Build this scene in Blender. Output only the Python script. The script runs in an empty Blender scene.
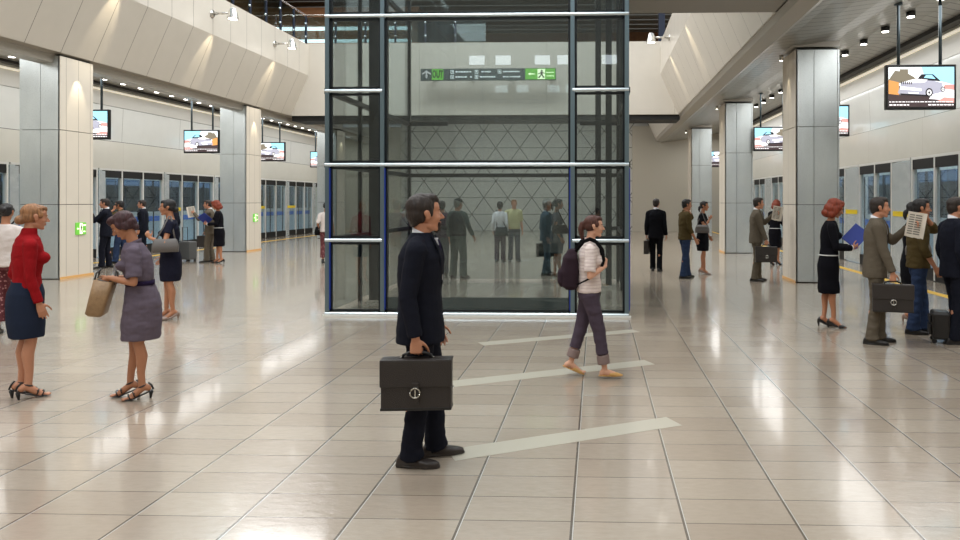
import bpy, bmesh, math, random
from mathutils import Vector, Matrix, noise
V = Vector
random.seed(7)
SC = bpy.context.scene
COL = SC.collection
PI = math.pi

# ---------------------------------------------------------------- camera
EYE = 1.73; F = 690.0; YAW = math.radians(1.8); PX0 = 575.3; HY = 200.0
cam = bpy.data.cameras.new('camera'); camo = bpy.data.objects.new('camera', cam); COL.objects.link(camo)
camo.location = (0, 0, EYE); camo.rotation_euler = (PI/2, 0, YAW)
cam.sensor_width = 36; cam.lens = F/960*36
cam.shift_x = (480-PX0)/960; cam.shift_y = -(270-HY)/960
cam.clip_end = 300
SC.camera = camo
CY, SY = math.cos(YAW), math.sin(YAW)
def w2(xc, zc):                      # camera frame -> world x, y
    return (xc*CY - zc*SY, xc*SY + zc*CY)
def ground(px, py):                  # where a floor point seen at px, py stands
    zc = F*EYE/(py-HY); return w2((px-PX0)/F*zc, zc)
def ray(px):                         # unit view direction on the floor plan
    x, y = w2((px-PX0)/F, 1.0); l = math.hypot(x, y); return x/l, y/l
def at_y(px, py, Y):                 # point seen at px,py lying on the plane y = Y
    rx, ry = w2((px-PX0)/F, 1.0); t = Y/ry
    return V((rx*t, Y, EYE + (HY-py)/F*t))
def at_x(px, py, X):
    rx, ry = w2((px-PX0)/F, 1.0); t = X/rx
    return V((X, ry*t, EYE + (HY-py)/F*t))

# ---------------------------------------------------------------- materials
def lin(c):
    return tuple((v/255/12.92 if v/255 <= .04045 else ((v/255+.055)/1.055)**2.4) for v in c)
MATS = {}
def mat(name, rgb, rough=.6, metal=0., bump=0., scale=40., var=0., emit=0., coat=0., stretch=None, spec=.5, sheen=0.):
    if name in MATS: return MATS[name]
    m = bpy.data.materials.new(name); m.use_nodes = True; nt = m.node_tree
    b = nt.nodes['Principled BSDF']; c = lin(rgb) + (1,)
    b.inputs['Base Color'].default_value = c
    b.inputs['Roughness'].default_value = rough; b.inputs['Metallic'].default_value = metal
    b.inputs['Coat Weight'].default_value = coat; b.inputs['Specular IOR Level'].default_value = spec
    b.inputs['Sheen Weight'].default_value = sheen
    if emit: b.inputs['Emission Color'].default_value = c; b.inputs['Emission Strength'].default_value = emit
    if bump or var:
        tc = nt.nodes.new('ShaderNodeTexCoord'); n = nt.nodes.new('ShaderNodeTexNoise')
        n.inputs['Scale'].default_value = scale; n.inputs['Detail'].default_value = 4
        src = tc.outputs['Object']
        if stretch:
            mp = nt.nodes.new('ShaderNodeMapping'); mp.inputs['Scale'].default_value = stretch
            nt.links.new(src, mp.inputs['Vector']); src = mp.outputs['Vector']
        nt.links.new(src, n.inputs['Vector'])
        if bump:
            bp = nt.nodes.new('ShaderNodeBump'); bp.inputs['Strength'].default_value = bump; bp.inputs['Distance'].default_value = .01
            nt.links.new(n.outputs['Fac'], bp.inputs['Height']); nt.links.new(bp.outputs['Normal'], b.inputs['Normal'])
        if var:
            r = nt.nodes.new('ShaderNodeValToRGB')
            r.color_ramp.elements[0].position = .3; r.color_ramp.elements[1].position = .7
            r.color_ramp.elements[0].color = tuple(v*(1-var) for v in c[:3]) + (1,)
            r.color_ramp.elements[1].color = tuple(min(1, v*(1+var)) for v in c[:3]) + (1,)
            nt.links.new(n.outputs['Fac'], r.inputs['Fac']); nt.links.new(r.outputs['Color'], b.inputs['Base Color'])
    MATS[name] = m; return m

class NG:                            # a tiny helper for writing shader maths
    def __init__(s, name):
        s.m = bpy.data.materials.new(name); s.m.use_nodes = True; s.nt = s.m.node_tree
        s.b = s.nt.nodes['Principled BSDF']; MATS[name] = s.m
        s.tc = s.nt.nodes.new('ShaderNodeTexCoord')
        sp = s.nt.nodes.new('ShaderNodeSeparateXYZ'); s.nt.links.new(s.tc.outputs['Object'], sp.inputs[0]); s.xyz = sp.outputs
    def L(s, a, b): s.nt.links.new(a, b)
    def M(s, op, a, b=None, c=None):
        n = s.nt.nodes.new('ShaderNodeMath'); n.operation = op
        for i, v in enumerate((a, b, c)):
            if v is None: continue
            if isinstance(v, (int, float)): n.inputs[i].default_value = v
            else: s.L(v, n.inputs[i])
        return n.outputs[0]
    def line(s, coord, period, phase, width):        # 1 on a line repeated every period
        t = s.M('FRACT', s.M('DIVIDE', s.M('SUBTRACT', coord, phase), period))
        d = s.M('MINIMUM', t, s.M('SUBTRACT', 1.0, t))
        return s.M('LESS_THAN', d, width/period/2)
    def mix(s, f, a, b):
        n = s.nt.nodes.new('ShaderNodeMix'); n.data_type = 'RGBA'
        if isinstance(f, (int, float)): n.inputs[0].default_value = f
        else: s.L(f, n.inputs[0])
        for i, v in ((6, a), (7, b)):
            if isinstance(v, tuple): n.inputs[i].default_value = lin(v) + (1,)
            else: s.L(v, n.inputs[i])
        return n.outputs[2]
    def noise(s, scale, detail=3, stretch=(1, 1, 1)):
        mp = s.nt.nodes.new('ShaderNodeMapping'); mp.inputs['Scale'].default_value = stretch
        n = s.nt.nodes.new('ShaderNodeTexNoise'); n.inputs['Scale'].default_value = scale; n.inputs['Detail'].default_value = detail
        s.L(s.tc.outputs['Object'], mp.inputs[0]); s.L(mp.outputs[0], n.inputs['Vector']); return n.outputs['Fac']
    def bump(s, h, strength, dist=.01):
        b = s.nt.nodes.new('ShaderNodeBump'); b.inputs['Strength'].default_value = strength; b.inputs['Distance'].default_value = dist
        s.L(h, b.inputs['Height']); s.L(b.outputs['Normal'], s.b.inputs['Normal'])

# floor: 0.6 x 0.3 m glazed tiles, broad long joints, wavy gloss
g = NG('glazed_floor_tile')
ln = g.line(g.xyz[0], .6, -.132, .02); ln2 = g.line(g.xyz[0], .6, -.126, .006); ln3 = g.line(g.xyz[1], .3, .11, .007)
cell = g.nt.nodes.new('ShaderNodeCombineXYZ')
g.L(g.M('FLOOR', g.M('DIVIDE', g.M('ADD', g.xyz[0], .132), .6)), cell.inputs[0]); g.L(g.M('FLOOR', g.M('DIVIDE', g.M('SUBTRACT', g.xyz[1], .11), .3)), cell.inputs[1])
wn = g.nt.nodes.new('ShaderNodeTexWhiteNoise'); g.L(cell.outputs[0], wn.inputs['Vector'])
base = g.mix(wn.outputs['Value'], (168, 154, 138), (184, 172, 156))
base = g.mix(g.M('MULTIPLY', g.noise(14, 6, (1, 2.6, 1)), .5), base, (142, 128, 112))
base = g.mix(ln3, base, (104, 95, 84))
base = g.mix(ln, base, (102, 93, 82)); base = g.mix(ln2, base, (200, 196, 188))
g.L(base, g.b.inputs['Base Color'])
g.b.inputs['Roughness'].default_value = .19
g.b.inputs['Specular IOR Level'].default_value = .75; g.b.inputs['Coat Weight'].default_value = .5; g.b.inputs['Coat Roughness'].default_value = .08
hgt = g.M('SUBTRACT', g.M('ADD', g.M('MULTIPLY', g.noise(9, 2, (1, 2.2, 1)), .35), g.M('MULTIPLY', g.noise(45, 2, (1, 2.4, 1)), .16)), g.M('MULTIPLY', g.M('MAXIMUM', ln, ln3), .25))
g.bump(hgt, .46, .012)

def seamed(name, rgb, seam, axis, period, phase, width=.012, rough=.35, metal=0., extra=None, coat=0., spk=0., zs=None):
    g = NG(name)
    l = g.line(g.xyz[axis], period, phase, width)
    if extra: l = g.M('MAXIMUM', l, g.line(g.xyz[extra[0]], extra[1], extra[2], width))
    n = g.noise(3, 2)
    c0 = g.mix(g.M('MULTIPLY', n, .5), rgb, tuple(int(v*.93) for v in rgb))
    g.L(g.mix(l, c0, seam), g.b.inputs['Base Color'])
    g.b.inputs['Roughness'].default_value = rough; g.b.inputs['Metallic'].default_value = metal; g.b.inputs['Coat Weight'].default_value = coat
    h = g.M('MULTIPLY', l, -1.0)
    if spk: h = g.M('ADD', h, g.M('MULTIPLY', g.noise(140, 2), spk))
    g.bump(h, .35, .01)
    return g.m
seamed('parapet_panel', (205, 199, 188), (112, 106, 97), 1, .95, .35, .014, .32, coat=.15)
seamed('bridge_panel', (205, 199, 188), (150, 142, 130), 0, 2.4, .5, .012, .5)
seamed('column_cream', (222, 214, 200), (150, 142, 130), 1, .36, .17, .01, .3, coat=.2)
seamed('slatted_ceiling', (168, 165, 158), (95, 93, 88), 1, .3, 0, .03, .3, metal=.4)
seamed('upper_wall_panel', (228, 230, 226), (150, 150, 145), 1, 3.0, .4, .012, .15, coat=.4)
seamed('band_panel', (228, 227, 218), (205, 200, 190), 1, 3.0, .4, .008, .25, coat=.2)
g = NG('brushed_steel_cladding')     # speckled steel sheet on the column fronts
n = g.noise(120, 3, (1, 1, .6)); n2 = g.noise(2.2, 3, (1, 1, .5))
g.L(g.mix(n2, (188, 196, 198), (222, 228, 228)), g.b.inputs['Base Color'])
g.b.inputs['Metallic'].default_value = .6
g.L(g.M('ADD', g.M('MULTIPLY', n, .2), .2), g.b.inputs['Roughness']); g.bump(n, .35, .004)
g = NG('diamond_wall_panel')         # triangular joint pattern
R0 = .93; P0 = 1.35
hz = g.line(g.xyz[2], R0, 0, .03)
u = g.M('DIVIDE', g.xyz[0], P0); w = g.M('DIVIDE', g.xyz[2], 2*R0)
d1 = g.line(g.M('ADD', u, w), 1, .3, .034); d2 = g.line(g.M('SUBTRACT', u, w), 1, .3, .034)
g.L(g.mix(g.M('MAXIMUM', hz, g.M('MAXIMUM', d1, d2)), (206, 206, 200), (80, 82, 80)), g.b.inputs['Base Color'])
g.b.inputs['Roughness'].default_value = .5

def glass(name, tint, refl, rough=.0):
    m = bpy.data.materials.new(name); m.use_nodes = True; nt = m.node_tree; MATS[name] = m
    nt.nodes.remove(nt.nodes['Principled BSDF']); out = nt.nodes['Material Output']
    t = nt.nodes.new('ShaderNodeBsdfTransparent'); t.inputs[0].default_value = lin(tint) + (1,)
    gl = nt.nodes.new('ShaderNodeBsdfGlossy'); gl.inputs['Roughness'].default_value = rough; gl.inputs[0].default_value = (.9, .97, 1, 1)
    lw = nt.nodes.new('ShaderNodeLayerWeight'); lw.inputs[0].default_value = .5; fr = nt.nodes.new('ShaderNodeMath'); fr.operation = 'POWER'; fr.inputs[1].default_value = 5.; nt.links.new(lw.outputs['Facing'], fr.inputs[0])
    ad = nt.nodes.new('ShaderNodeMath'); ad.operation = 'ADD'; ad.inputs[1].default_value = refl; ad.use_clamp = True
    mx = nt.nodes.new('ShaderNodeMixShader'); nt.links.new(fr.outputs[0], ad.inputs[0]); nt.links.new(ad.outputs[0], mx.inputs[0])
    nt.links.new(t.outputs[0], mx.inputs[1]); nt.links.new(gl.outputs[0], mx.inputs[2]); nt.links.new(mx.outputs[0], out.inputs[0])
    return m
glass('tower_glass', (234, 238, 238), .06); glass('screen_door_glass', (240, 246, 248), .05); glass('train_window_glass', (176, 190, 205), .07); glass('rail_glass', (190, 205, 205), .05)
def M(n): return MATS[n]
mat('white_frame', (225, 226, 222), .3); mat('black_gap', (10, 10, 11), .6); mat('fascia_grey', (168, 163, 154), .35, metal=.2)
mat('mullion_steel', (120, 140, 150), .28, metal=.8); mat('mullion_light', (205, 216, 220), .22, metal=.7); mat('blue_edge', (28, 60, 160), .35)
mat('dark_steel', (26, 32, 36), .35, metal=.3); mat('teal_plate', (52, 72, 76), .2, metal=.2); mat('grey_slab', (150, 146, 138), .5)
mat('brown_wood', (140, 96, 58), .45, bump=.1, scale=8, var=.12); mat('platform_yellow', (236, 190, 60), .4); mat('caustic_orange', (226, 176, 110), .4)
mat('lamp_white', (255, 250, 240), .5, emit=6); mat('tube_white', (250, 252, 255), .5, emit=2.2); mat('tv_black', (10, 11, 14), .3); mat('pole_grey', (74, 86, 92), .3, metal=.7)
mat('lamp_black', (14, 14, 14), .4); mat('chrome', (215, 212, 205), .15, metal=.9); mat('train_white', (196, 206, 210), .25, coat=.3); mat('train_blue', (44, 112, 214), .3)
mat('train_pale', (178, 200, 214), .3); mat('train_dark', (22, 30, 40), .2); mat('train_teal', (120, 170, 160), .3); mat('train_seat', (46, 90, 150), .6); mat('track_bed', (70, 72, 74), .8)
mat('sign_green', (100, 176, 62), .4, emit=.45); mat('sign_pale', (228, 245, 200), .4, emit=1.0); mat('sign_grey', (66, 78, 80), .4); mat('sign_text', (214, 222, 220), .5, emit=.6); mat('sign_ink', (14, 44, 16), .5)
mat('floor_pale', (188, 183, 168), .2); mat('yellow_rail', (240, 210, 20), .4)

# ---------------------------------------------------------------- mesh helpers
def link(name, me, parent=None, m=None, loc=None):
    o = bpy.data.objects.new(name, me); COL.objects.link(o)
    if parent: o.parent = parent
    if loc is not None: o.location = loc
    if m is not None:
        for q in (m if isinstance(m, (list, tuple)) else [m]): me.materials.append(M(q) if isinstance(q, str) else q)
    return o
def obj(name, bm, m, parent=None, smooth=False, bevel=0):
    bmesh.ops.recalc_face_normals(bm, faces=bm.faces)
    me = bpy.data.meshes.new(name); bm.to_mesh(me); bm.free()
    if smooth:
        for p in me.polygons: p.use_smooth = True
    o = link(name, me, parent, m)
    if bevel:
        b = o.modifiers.new('bevel', 'BEVEL'); b.width = bevel; b.segments = 2; b.limit_method = 'ANGLE'
    return o
def B(): return bmesh.new()
def objs(name, bm, m, parent=None, smooth=False, bevel=0):
    '''one object for each separate piece of the mesh'''
    bm.verts.index_update(); bm.verts.ensure_lookup_table(); seen = set(); out = []
    for v in bm.verts:
        if v.index in seen: continue
        st = [v]; isl = []; seen.add(v.index)
        while st:
            q = st.pop(); isl.append(q)
            for e in q.link_edges:
                o = e.other_vert(q)
                if o.index not in seen: seen.add(o.index); st.append(o)
        nb = bmesh.new(); mp = {q: nb.verts.new(q.co) for q in isl}
        for f in {f for q in isl for f in q.link_faces}: nb.faces.new([mp[q] for q in f.verts]).material_index = f.material_index
        out.append(obj(name, nb, m, parent, smooth, bevel))
    bm.free(); return out
def box(bm, x0, x1, y0, y1, z0, z1, mi=0):
    vs = [bm.verts.new((x, y, z)) for x in (x0, x1) for y in (y0, y1) for z in (z0, z1)]
    for f in ((0, 1, 3, 2), (4, 6, 7, 5), (0, 4, 5, 1), (2, 3, 7, 6), (0, 2, 6, 4), (1, 5, 7, 3)):
        bm.faces.new([vs[i] for i in f]).material_index = mi
    return bm
def poly(bm, pts, mi=0):
    f = bm.faces.new([bm.verts.new(p) for p in pts]); f.material_index = mi; return f
def prism(bm, prof, y0, y1):          # closed (x,z) profile swept along y
    a = [bm.verts.new((x, y0, z)) for x, z in prof]; b = [bm.verts.new((x, y1, z)) for x, z in prof]
    n = len(prof)
    for i in range(n): bm.faces.new((a[i], a[(i+1) % n], b[(i+1) % n], b[i]))
    bm.faces.new(a); bm.faces.new(b[::-1]); return bm
def frame_of(d, hint=None):
    d = V(d).normalized(); h = V(hint) if hint is not None else V((0, 0, 1))
    if abs(d.dot(h.normalized())) > .97: h = V((0, 1, 0)) if abs(d.y) < .9 else V((1, 0, 0))
    u = d.cross(h).normalized(); return u, u.cross(d).normalized()
def ring_loft(bm, rings, n=20, e=2.0, mi=0):   # rings: (centre, u, v, ru, rv)
    R = []
    for c, u, v, ru, rv in rings:
        r = []
        for i in range(n):
            t = 2*PI*i/n; cc, ss = math.cos(t), math.sin(t)
            k = 2/e; x = math.copysign(abs(cc)**k, cc); y = math.copysign(abs(ss)**k, ss)
            r.append(bm.verts.new(V(c) + u*ru*x + v*rv*y))
        R.append(r)
    for a, b in zip(R, R[1:]):
        for i in range(n): bm.faces.new((a[i], a[(i+1) % n], b[(i+1) % n], b[i])).material_index = mi
    bm.faces.new(R[0][::-1]).material_index = mi; bm.faces.new(R[-1]).material_index = mi
def tube(bm, p0, p1, r0, r1=None, n=12, flat=1., hint=None, mi=0):
    p0, p1 = V(p0), V(p1); u, v = frame_of(p1-p0, hint)
    r1 = r0 if r1 is None else r1
    ring_loft(bm, [(p0, u, v, r0, r0*flat), (p1, u, v, r1, r1*flat)], n, mi=mi)
def path_tube(bm, pts, r, n=8, flat=1., hint=None):
    pts = [V(p) for p in pts]; rings = []
    for i, p in enumerate(pts):
        d = (pts[min(i+1, len(pts)-1)] - pts[max(i-1, 0)])
        u, v = frame_of(d, hint); rr = r[i] if isinstance(r, (list, tuple)) else r
        rings.append((p, u, v, rr, rr*flat))
    ring_loft(bm, rings, n)
def arc(c, r, a0, a1, n, ax=V((1, 0, 0)), ay=V((0, 0, 1))):
    return [V(c) + ax*r*math.cos(a0+(a1-a0)*i/n) + ay*r*math.sin(a0+(a1-a0)*i/n) for i in range(n+1)]
def ell(bm, c, r, rot=None, sub=3):
    if isinstance(r, (int, float)): r = (r, r, r)
    mtx = Matrix.Translation(V(c)) @ (rot if rot is not None else Matrix.Identity(4)) @ Matrix.Diagonal((r[0], r[1], r[2], 1))
    bmesh.ops.create_icosphere(bm, subdivisions=sub, radius=1, matrix=mtx)
def limb(bm, pts, rs, flat=1., hint=None, open_end=False, open_start=False, n=14):
    pts = [V(p) for p in pts]
    for i in range(len(pts)-1):
        tube(bm, pts[i], pts[i+1], rs[i], rs[i+1], n, flat, hint)
    for i, p in enumerate(pts):
        if (i == 0 and open_start) or (i == len(pts)-1 and open_end): continue
        r = rs[i]; ell(bm, p, r if flat == 1 else r*(1+flat)/2*.99, sub=2)

def tag(o, label, cat, group=None, kind=None):
    o['label'] = label; o['category'] = cat
    if group: o['group'] = group
    if kind: o['kind'] = kind
    return o
def empty(name, loc=(0, 0, 0), rz=0):
    o = bpy.data.objects.new(name, None); COL.objects.link(o); o.location = loc; o.rotation_euler = (0, 0, rz)
    o.empty_display_size = .1; return o
def struct(name, bm, m, **k):
    o = obj(name, bm, m, **k); o['kind'] = 'structure'; return o
KIDS = {}
def copy_tree(o, parent=None):
    c = o.copy(); COL.objects.link(c)
    if parent: c.parent = parent
    for k in [x for x in ALLOBJ() if x.parent == o]: copy_tree(k, c)
    return c
def ALLOBJ(): return list(bpy.data.objects)
# ================================================================ the station hall
YN, YF = -14.0, 38.5               # near and far end of the hall
XR, XL = 4.14, -11.67              # aisle faces of the two column rows
DR, DL = 7.15, -15.0               # platform screen doors
struct('floor', box(B(), DL-.05, DR+.05, YN, YF+1, -.2, 0), 'glazed_floor_tile')
struct('floor_track_right', box(B(), DR+.05, DR+4.5, YN, YF+1, -1.3, -1.1), 'track_bed')
struct('floor_track_left', box(B(), DL-4.5, DL-.05, YN, YF+1, -1.3, -1.1), 'track_bed')
struct('wall_far', box(B(), -11.0, 3.2, YF, YF+.3, 0, 7.2), 'diamond_wall_panel')
mat('far_plain', (190, 184, 170), .5)
bm = B(); box(bm, 1.95, DR+4.6, YF-.5, YF, 0, 5.8); struct('wall_far_plain', bm, 'far_plain')
bm = B(); box(bm, DL-4.6, -11.0, YF-.3, YF, 0, 5.8); struct('wall_far_side', bm, 'far_plain')
struct('wall_tunnel_right', box(B(), DR+4.4, DR+4.6, YN, YF+1, -1.3, 5.8), 'far_plain')
struct('wall_tunnel_left', box(B(), DL-4.6, DL-4.4, YN, YF+1, -1.3, 5.8), 'far_plain')
# slanting parapets of the upper floor (profile: bottom edge, fold, top)
def parapet(name, xb, xf, s, y0, y1):
    # s=+1: the parapet stands to the right (its visible face looks left)
    prof = [(xb, 4.93), (xf, 6.45), (xf, 7.62), (xf+s*.25, 7.62), (xf+s*.25, 6.5), (xb+s*.25, 4.93)]
    return struct(name, prism(B(), prof, y0, y1), 'parapet_panel')
parapet('wall_parapet_left', -11.62, -10.95, -1, YN, 25.85)
parapet('wall_parapet_right', 3.03, 2.37, 1, YN, 25.85)
parapet('wall_parapet_right_far', 3.03, 2.37, 1, 27.2, 36.0)
struct('wall_bridge', box(B(), -11.6, 3.1, 25.85, 26.1, 4.93, 7.66), 'bridge_panel')
struct('trim_bridge_gap', box(B(), -11.62, 3.1, 25.95, 27.2, 4.74, 4.93), 'black_gap')
# fascia beams below the parapets
bm = B(); prism(bm, [(3.06, 4.93), (3.12, 4.82), (3.40, 4.77), (3.6, 4.9), (3.5, 5.0), (3.1, 4.99)], YN, 36.2); struct('trim_fascia_right', bm, 'fascia_grey')
bm = B(); prism(bm, [(-11.64, 4.925), (-11.80, 4.90), (-11.82, 4.72), (-12.2, 4.72), (-12.2, 5.0), (-11.7, 5.0)], YN, 36.2); struct('trim_fascia_left', bm, 'fascia_grey')
# side ceilings, curved slats
def side_ceiling(name, pts):
    bm = B(); top = [(x, z+.12) for x, z in pts[::-1]]
    prism(bm, pts + top, YN, YF); o = struct(name, bm, 'slatted_ceiling')
side_ceiling('ceiling_right', [(3.45, 4.86), (3.8, 4.93), (4.2, 4.96), (4.7, 5.03), (5.1, 5.12), (5.5, 5.24), (6.0, 5.35), (6.5, 5.36), (6.95, 5.26)])
side_ceiling('ceiling_left', [(-14.8, 5.24), (-14.4, 5.29), (-13.8, 5.32), (-13.1, 5.28), (-12.5, 5.16), (-12.1, 4.95)])
mat('slot_dark', (40, 38, 35), .6); mat('cove_warm', (255, 246, 225), .5, emit=.3)
bm = B(); prism(bm, [(6.9, 5.18), (7.12, 5.18), (7.12, 5.4), (6.9, 5.4)], YN, YF); struct('trim_slot_right', bm, 'slot_dark')
bm = B(); prism(bm, [(-14.75, 5.18), (-14.97, 5.18), (-14.97, 5.4), (-14.75, 5.4)], YN, YF); struct('trim_slot_left', bm, 'slot_dark')
bm = B(); prism(bm, [(7.10, 5.06), (7.16, 5.06), (7.16, 5.11), (7.10, 5.11)], YN, YF); struct('trim_cove_right', bm, 'cove_warm')
bm = B(); prism(bm, [(-14.95, 5.06), (-15.01, 5.06), (-15.01, 5.11), (-14.95, 5.11)], YN, YF); struct('trim_cove_left', bm, 'cove_warm')
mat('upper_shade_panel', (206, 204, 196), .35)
for s, X, nm in ((1, DR, 'right'), (-1, DL, 'left')):
    bm = B(); prism(bm, [(X, 2.70), (X, 3.54), (X+s*.3, 3.54), (X+s*.3, 2.70)], YN, YF); struct('wall_band_'+nm, bm, 'band_panel')
    bm = B(); prism(bm, [(X+s*.05, 3.56), (X+s*.0, 4.62), (X+s*.3, 4.62), (X+s*.3, 3.56)], YN, YF); struct('wall_upper_'+nm, bm, 'upper_wall_panel')
    bm = B(); prism(bm, [(X+s*.02, 4.64), (X+s*.0, 5.4), (X+s*.3, 5.4), (X+s*.3, 4.64)], YN, YF); struct('wall_top_'+nm, bm, 'upper_shade_panel')
    bm = B(); prism(bm, [(X+s*.06, 3.54), (X+s*.06, 4.7), (X+s*.2, 4.7), (X+s*.2, 3.54)], YN, YF); struct('trim_joint_'+nm, bm, 'slot_dark')
# tunnel roofs over the trains
struct('ceiling_tunnel_right', box(B(), DR+.3, DR+4.6, YN, YF, 5.3, 5.45), 'far_plain')
struct('ceiling_tunnel_left', box(B(), DL-4.6, DL-.3, YN, YF, 5.3, 5.45), 'far_plain')
# yellow safety line along each platform
struct('trim_yellow_line_right', box(B(), DR-.98, DR-.80, YN, YF, 0, .004), 'platform_yellow')
struct('trim_yellow_line_left', box(B(), DL+1.12, DL+1.30, YN, YF, 0, .004), 'platform_yellow')

# columns: steel fronts, cream sides, seams every 1.63 m
def column(x_in, s, zc, ztop_front, n):
    # x_in: aisle-side face; s: +1 column extends to the right of it
    x_c = (abs(x_in))
    r = empty('column', (x_in, zc, 0))
    W, D = .92, .98
    f = B(); x0, x1 = (0, W) if s > 0 else (-W, 0)
    core = B(); box(core, x0+.04, x1-.04, .04, D-.04, 0, 4.9)
    obj('core', core, 'black_gap', r)
    for k in range(3):
        z0, z1 = k*1.63+.006+(0.015 if k == 0 else 0), min((k+1)*1.63-.006, 4.87)
        b = B(); w3 = W*.42
        xa, xb, xc = (x0+.012, x0+w3, x1-.045) if s > 0 else (x0+.012, x0+W*.52, x1-.012)
        box(b, xa, xb-.004, 0, .06, z0, z1); box(b, xb+.004, xc-.004, 0, .06, z0, z1); box(b, xc+.004, x1-.006, .004, .06, z0, z1)
        obj('front_panel', b, 'brushed_steel_cladding', r, bevel=.004)
        b = B(); 
        if s > 0: box(b, 0, .05, .0, D, z0, z1)
        else: box(b, -.05, 0, .0, D, z0, z1)
        obj('side_panel', b, 'column_cream', r, bevel=.004)
        b = B()
        if s > 0: box(b, W-.05, W, .06, D, z0, z1)
        else: box(b, -W, -W+.05, .06, D, z0, z1)
        box(b, x0+.05, x1-.05, D-.05, D, z0, z1)
        obj('rear_panel', b, 'brushed_steel_cladding', r)
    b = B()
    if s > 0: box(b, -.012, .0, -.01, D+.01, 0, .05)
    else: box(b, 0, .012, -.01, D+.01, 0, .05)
    obj('base_or_caustic_strip', b, 'caustic_orange', r)  # orange strip stands in for a warm light caustic at the foot
    b = B()                                   # flared neck up to the ceiling
    if s > 0:
        prism(b, [(0, 4.93), (W, 4.93), (W, 5.06), (-.22, 4.99)], .0, D)
    else:
        prism(b, [(-.12, 4.75), (-.12, 5.35), (-W-.1, 5.38), (-W, 4.75)], .02, D)
    obj('neck', b, 'fascia_grey', r)
    return r
cols = []
ord_ = ['nearest', 'second nearest', 'third', 'farthest']
for k in range(4):
    yR = 14.55 + 8.0*k; yL = 14.65 + 8.0*k
    if k < 4:
        c = column(XR, 1, yR, 4.9, k)
        tag(c, ['big steel and cream column nearest the camera on the right side', 'second steel and cream column in the right row, behind the grey suited man', 'third narrow-looking steel column in the right row', 'last steel column at the far end of the right row by the plain wall'][k], 'column', 'steel clad columns', 'structure')
    if k < 3:
        c = column(XL, -1, yL, 4.9, k)
        tag(c, ['wide steel and cream column behind the woman in red, green exit sign on it', 'second steel and cream left column beside the red-haired woman', 'third left steel column half hidden behind the glass tower edge'][k], 'column', 'steel clad columns', 'structure')

# exit signs on the left columns
def exit_sign(x, y, z, w, label):
    r = empty('exit_sign', (x, y, z)); h = w*.9
    b = B(); box(b, 0, .02, 0, w, 0, h); obj('sign_panel', b, 'sign_green', r)
    b = B(); box(b, .02, .024, w*.36, w*.64, h*.06, h*.94); obj('door_symbol', b, 'sign_pale', r)
    b = B(); X = .026
    def q(pts): poly(b, [(X, w*u, h*v) for u, v in pts])
    q([(.46, .5), (.56, .5), (.56, .72), (.46, .72)]); q([(.48, .74), (.55, .74), (.57, .80), (.52, .86), (.46, .80)])
    q([(.47, .5), (.52, .5), (.45, .2), (.40, .22)]); q([(.5, .5), (.56, .5), (.62, .2), (.57, .2)]); q([(.4, .62), (.47, .68), (.47, .62), (.42, .56)]); q([(.55, .68), (.62, .6), (.6, .56), (.55, .61)])
    obj('running_figure', b, 'sign_ink', r)
    b = B()
    poly(b, [(X, w*.06, h*.5), (X, w*.16, h*.62), (X, w*.16, h*.54), (X, w*.30, h*.54), (X, w*.30, h*.46), (X, w*.16, h*.46), (X, w*.16, h*.38)])
    obj('arrow', b, 'sign_pale', r); b = B()
    box(b, .022, .026, w*.70, w*.94, h*.72, h*.84); box(b, .022, .026, w*.70, w*.90, h*.2, h*.3)
    objs('text_line', b, 'sign_pale', r)
    tag(r, label, 'exit sign'); return r
exit_sign(XL+.002, 15.08, .95, .30, 'small green exit sign on the near left column, behind the red top woman')
exit_sign(XL+.002, 23.06, .99, .30, 'smaller green exit sign on the second left column, right of the red-haired woman')

# ---------------------------------------------------------------- screen doors
def door_run(X, s, y0, y1, nm):
    # module 3.15 m: steel panel, two glass leaves
    y = y0; k = 0
    root_steel = []
    while y < y1:
        r = empty('platform_screen_door', (X, y, 0))
        b = B(); x0, x1 = (0, .10) if s > 0 else (-.10, 0)
        pw = 1.02 if s > 0 else .30
        box(b, x0, x1, .03, pw, .02, 2.62); obj('steel_panel', b, 'door_steel', r)
        b = B(); xg = (.05*s)
        if s < 0: box(b, xg-.008, xg+.008, .34, 1.02, .26, 2.42)
        for a0, a1 in ((1.12, 2.03), (2.12, 3.07)): box(b, xg-.008, xg+.008, a0, a1, .26, 2.42)
        objs('glass_pane', b, 'screen_door_glass', r)
        b = B()
        for a in (1.02, 2.03, 3.07): box(b, x0-.01*s if s > 0 else x0, x1 if s > 0 else x1+.01, a, a+.05, .02, 2.64)
        objs('mullion', b, 'white_frame', r)
        b = B(); box(b, x0, x1, 1.09 if s > 0 else .30, 3.07, .0, .26); box(b, x0, x1, 1.09 if s > 0 else .30, 3.07, 2.42, 2.64); box(b, x0, x1, 1.09, 1.12, .26, 2.42); obj('black_rail', b, 'black_gap', r)
        b = B(); box(b, x0+.0, x1, .05, 1.0, 2.64, 2.70); box(b, x0, x1, 1.0, 3.15, 2.64, 2.70); obj('header', b, 'white_frame', r)
        tag(r, 'glass and steel platform screen door in the %s row beside the train' % nm, 'platform screen door', 'screen doors along the %s platform' % nm, 'structure')
        y += 3.15; k += 1
g = NG('door_steel'); n = g.noise(90, 3)
g.L(g.mix(g.noise(2.5, 2, (1, 1, 1.5)), (176, 188, 194), (226, 232, 234)), g.b.inputs['Base Color']); g.b.inputs['Metallic'].default_value = .4
g.L(g.M('ADD', g.M('MULTIPLY', n, .25), .15), g.b.inputs['Roughness']); g.bump(n, .3, .004)
door_run(DR, 1, 3.35, 38, 'right')
door_run(DL, -1, 10.85, 38, 'left')

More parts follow.
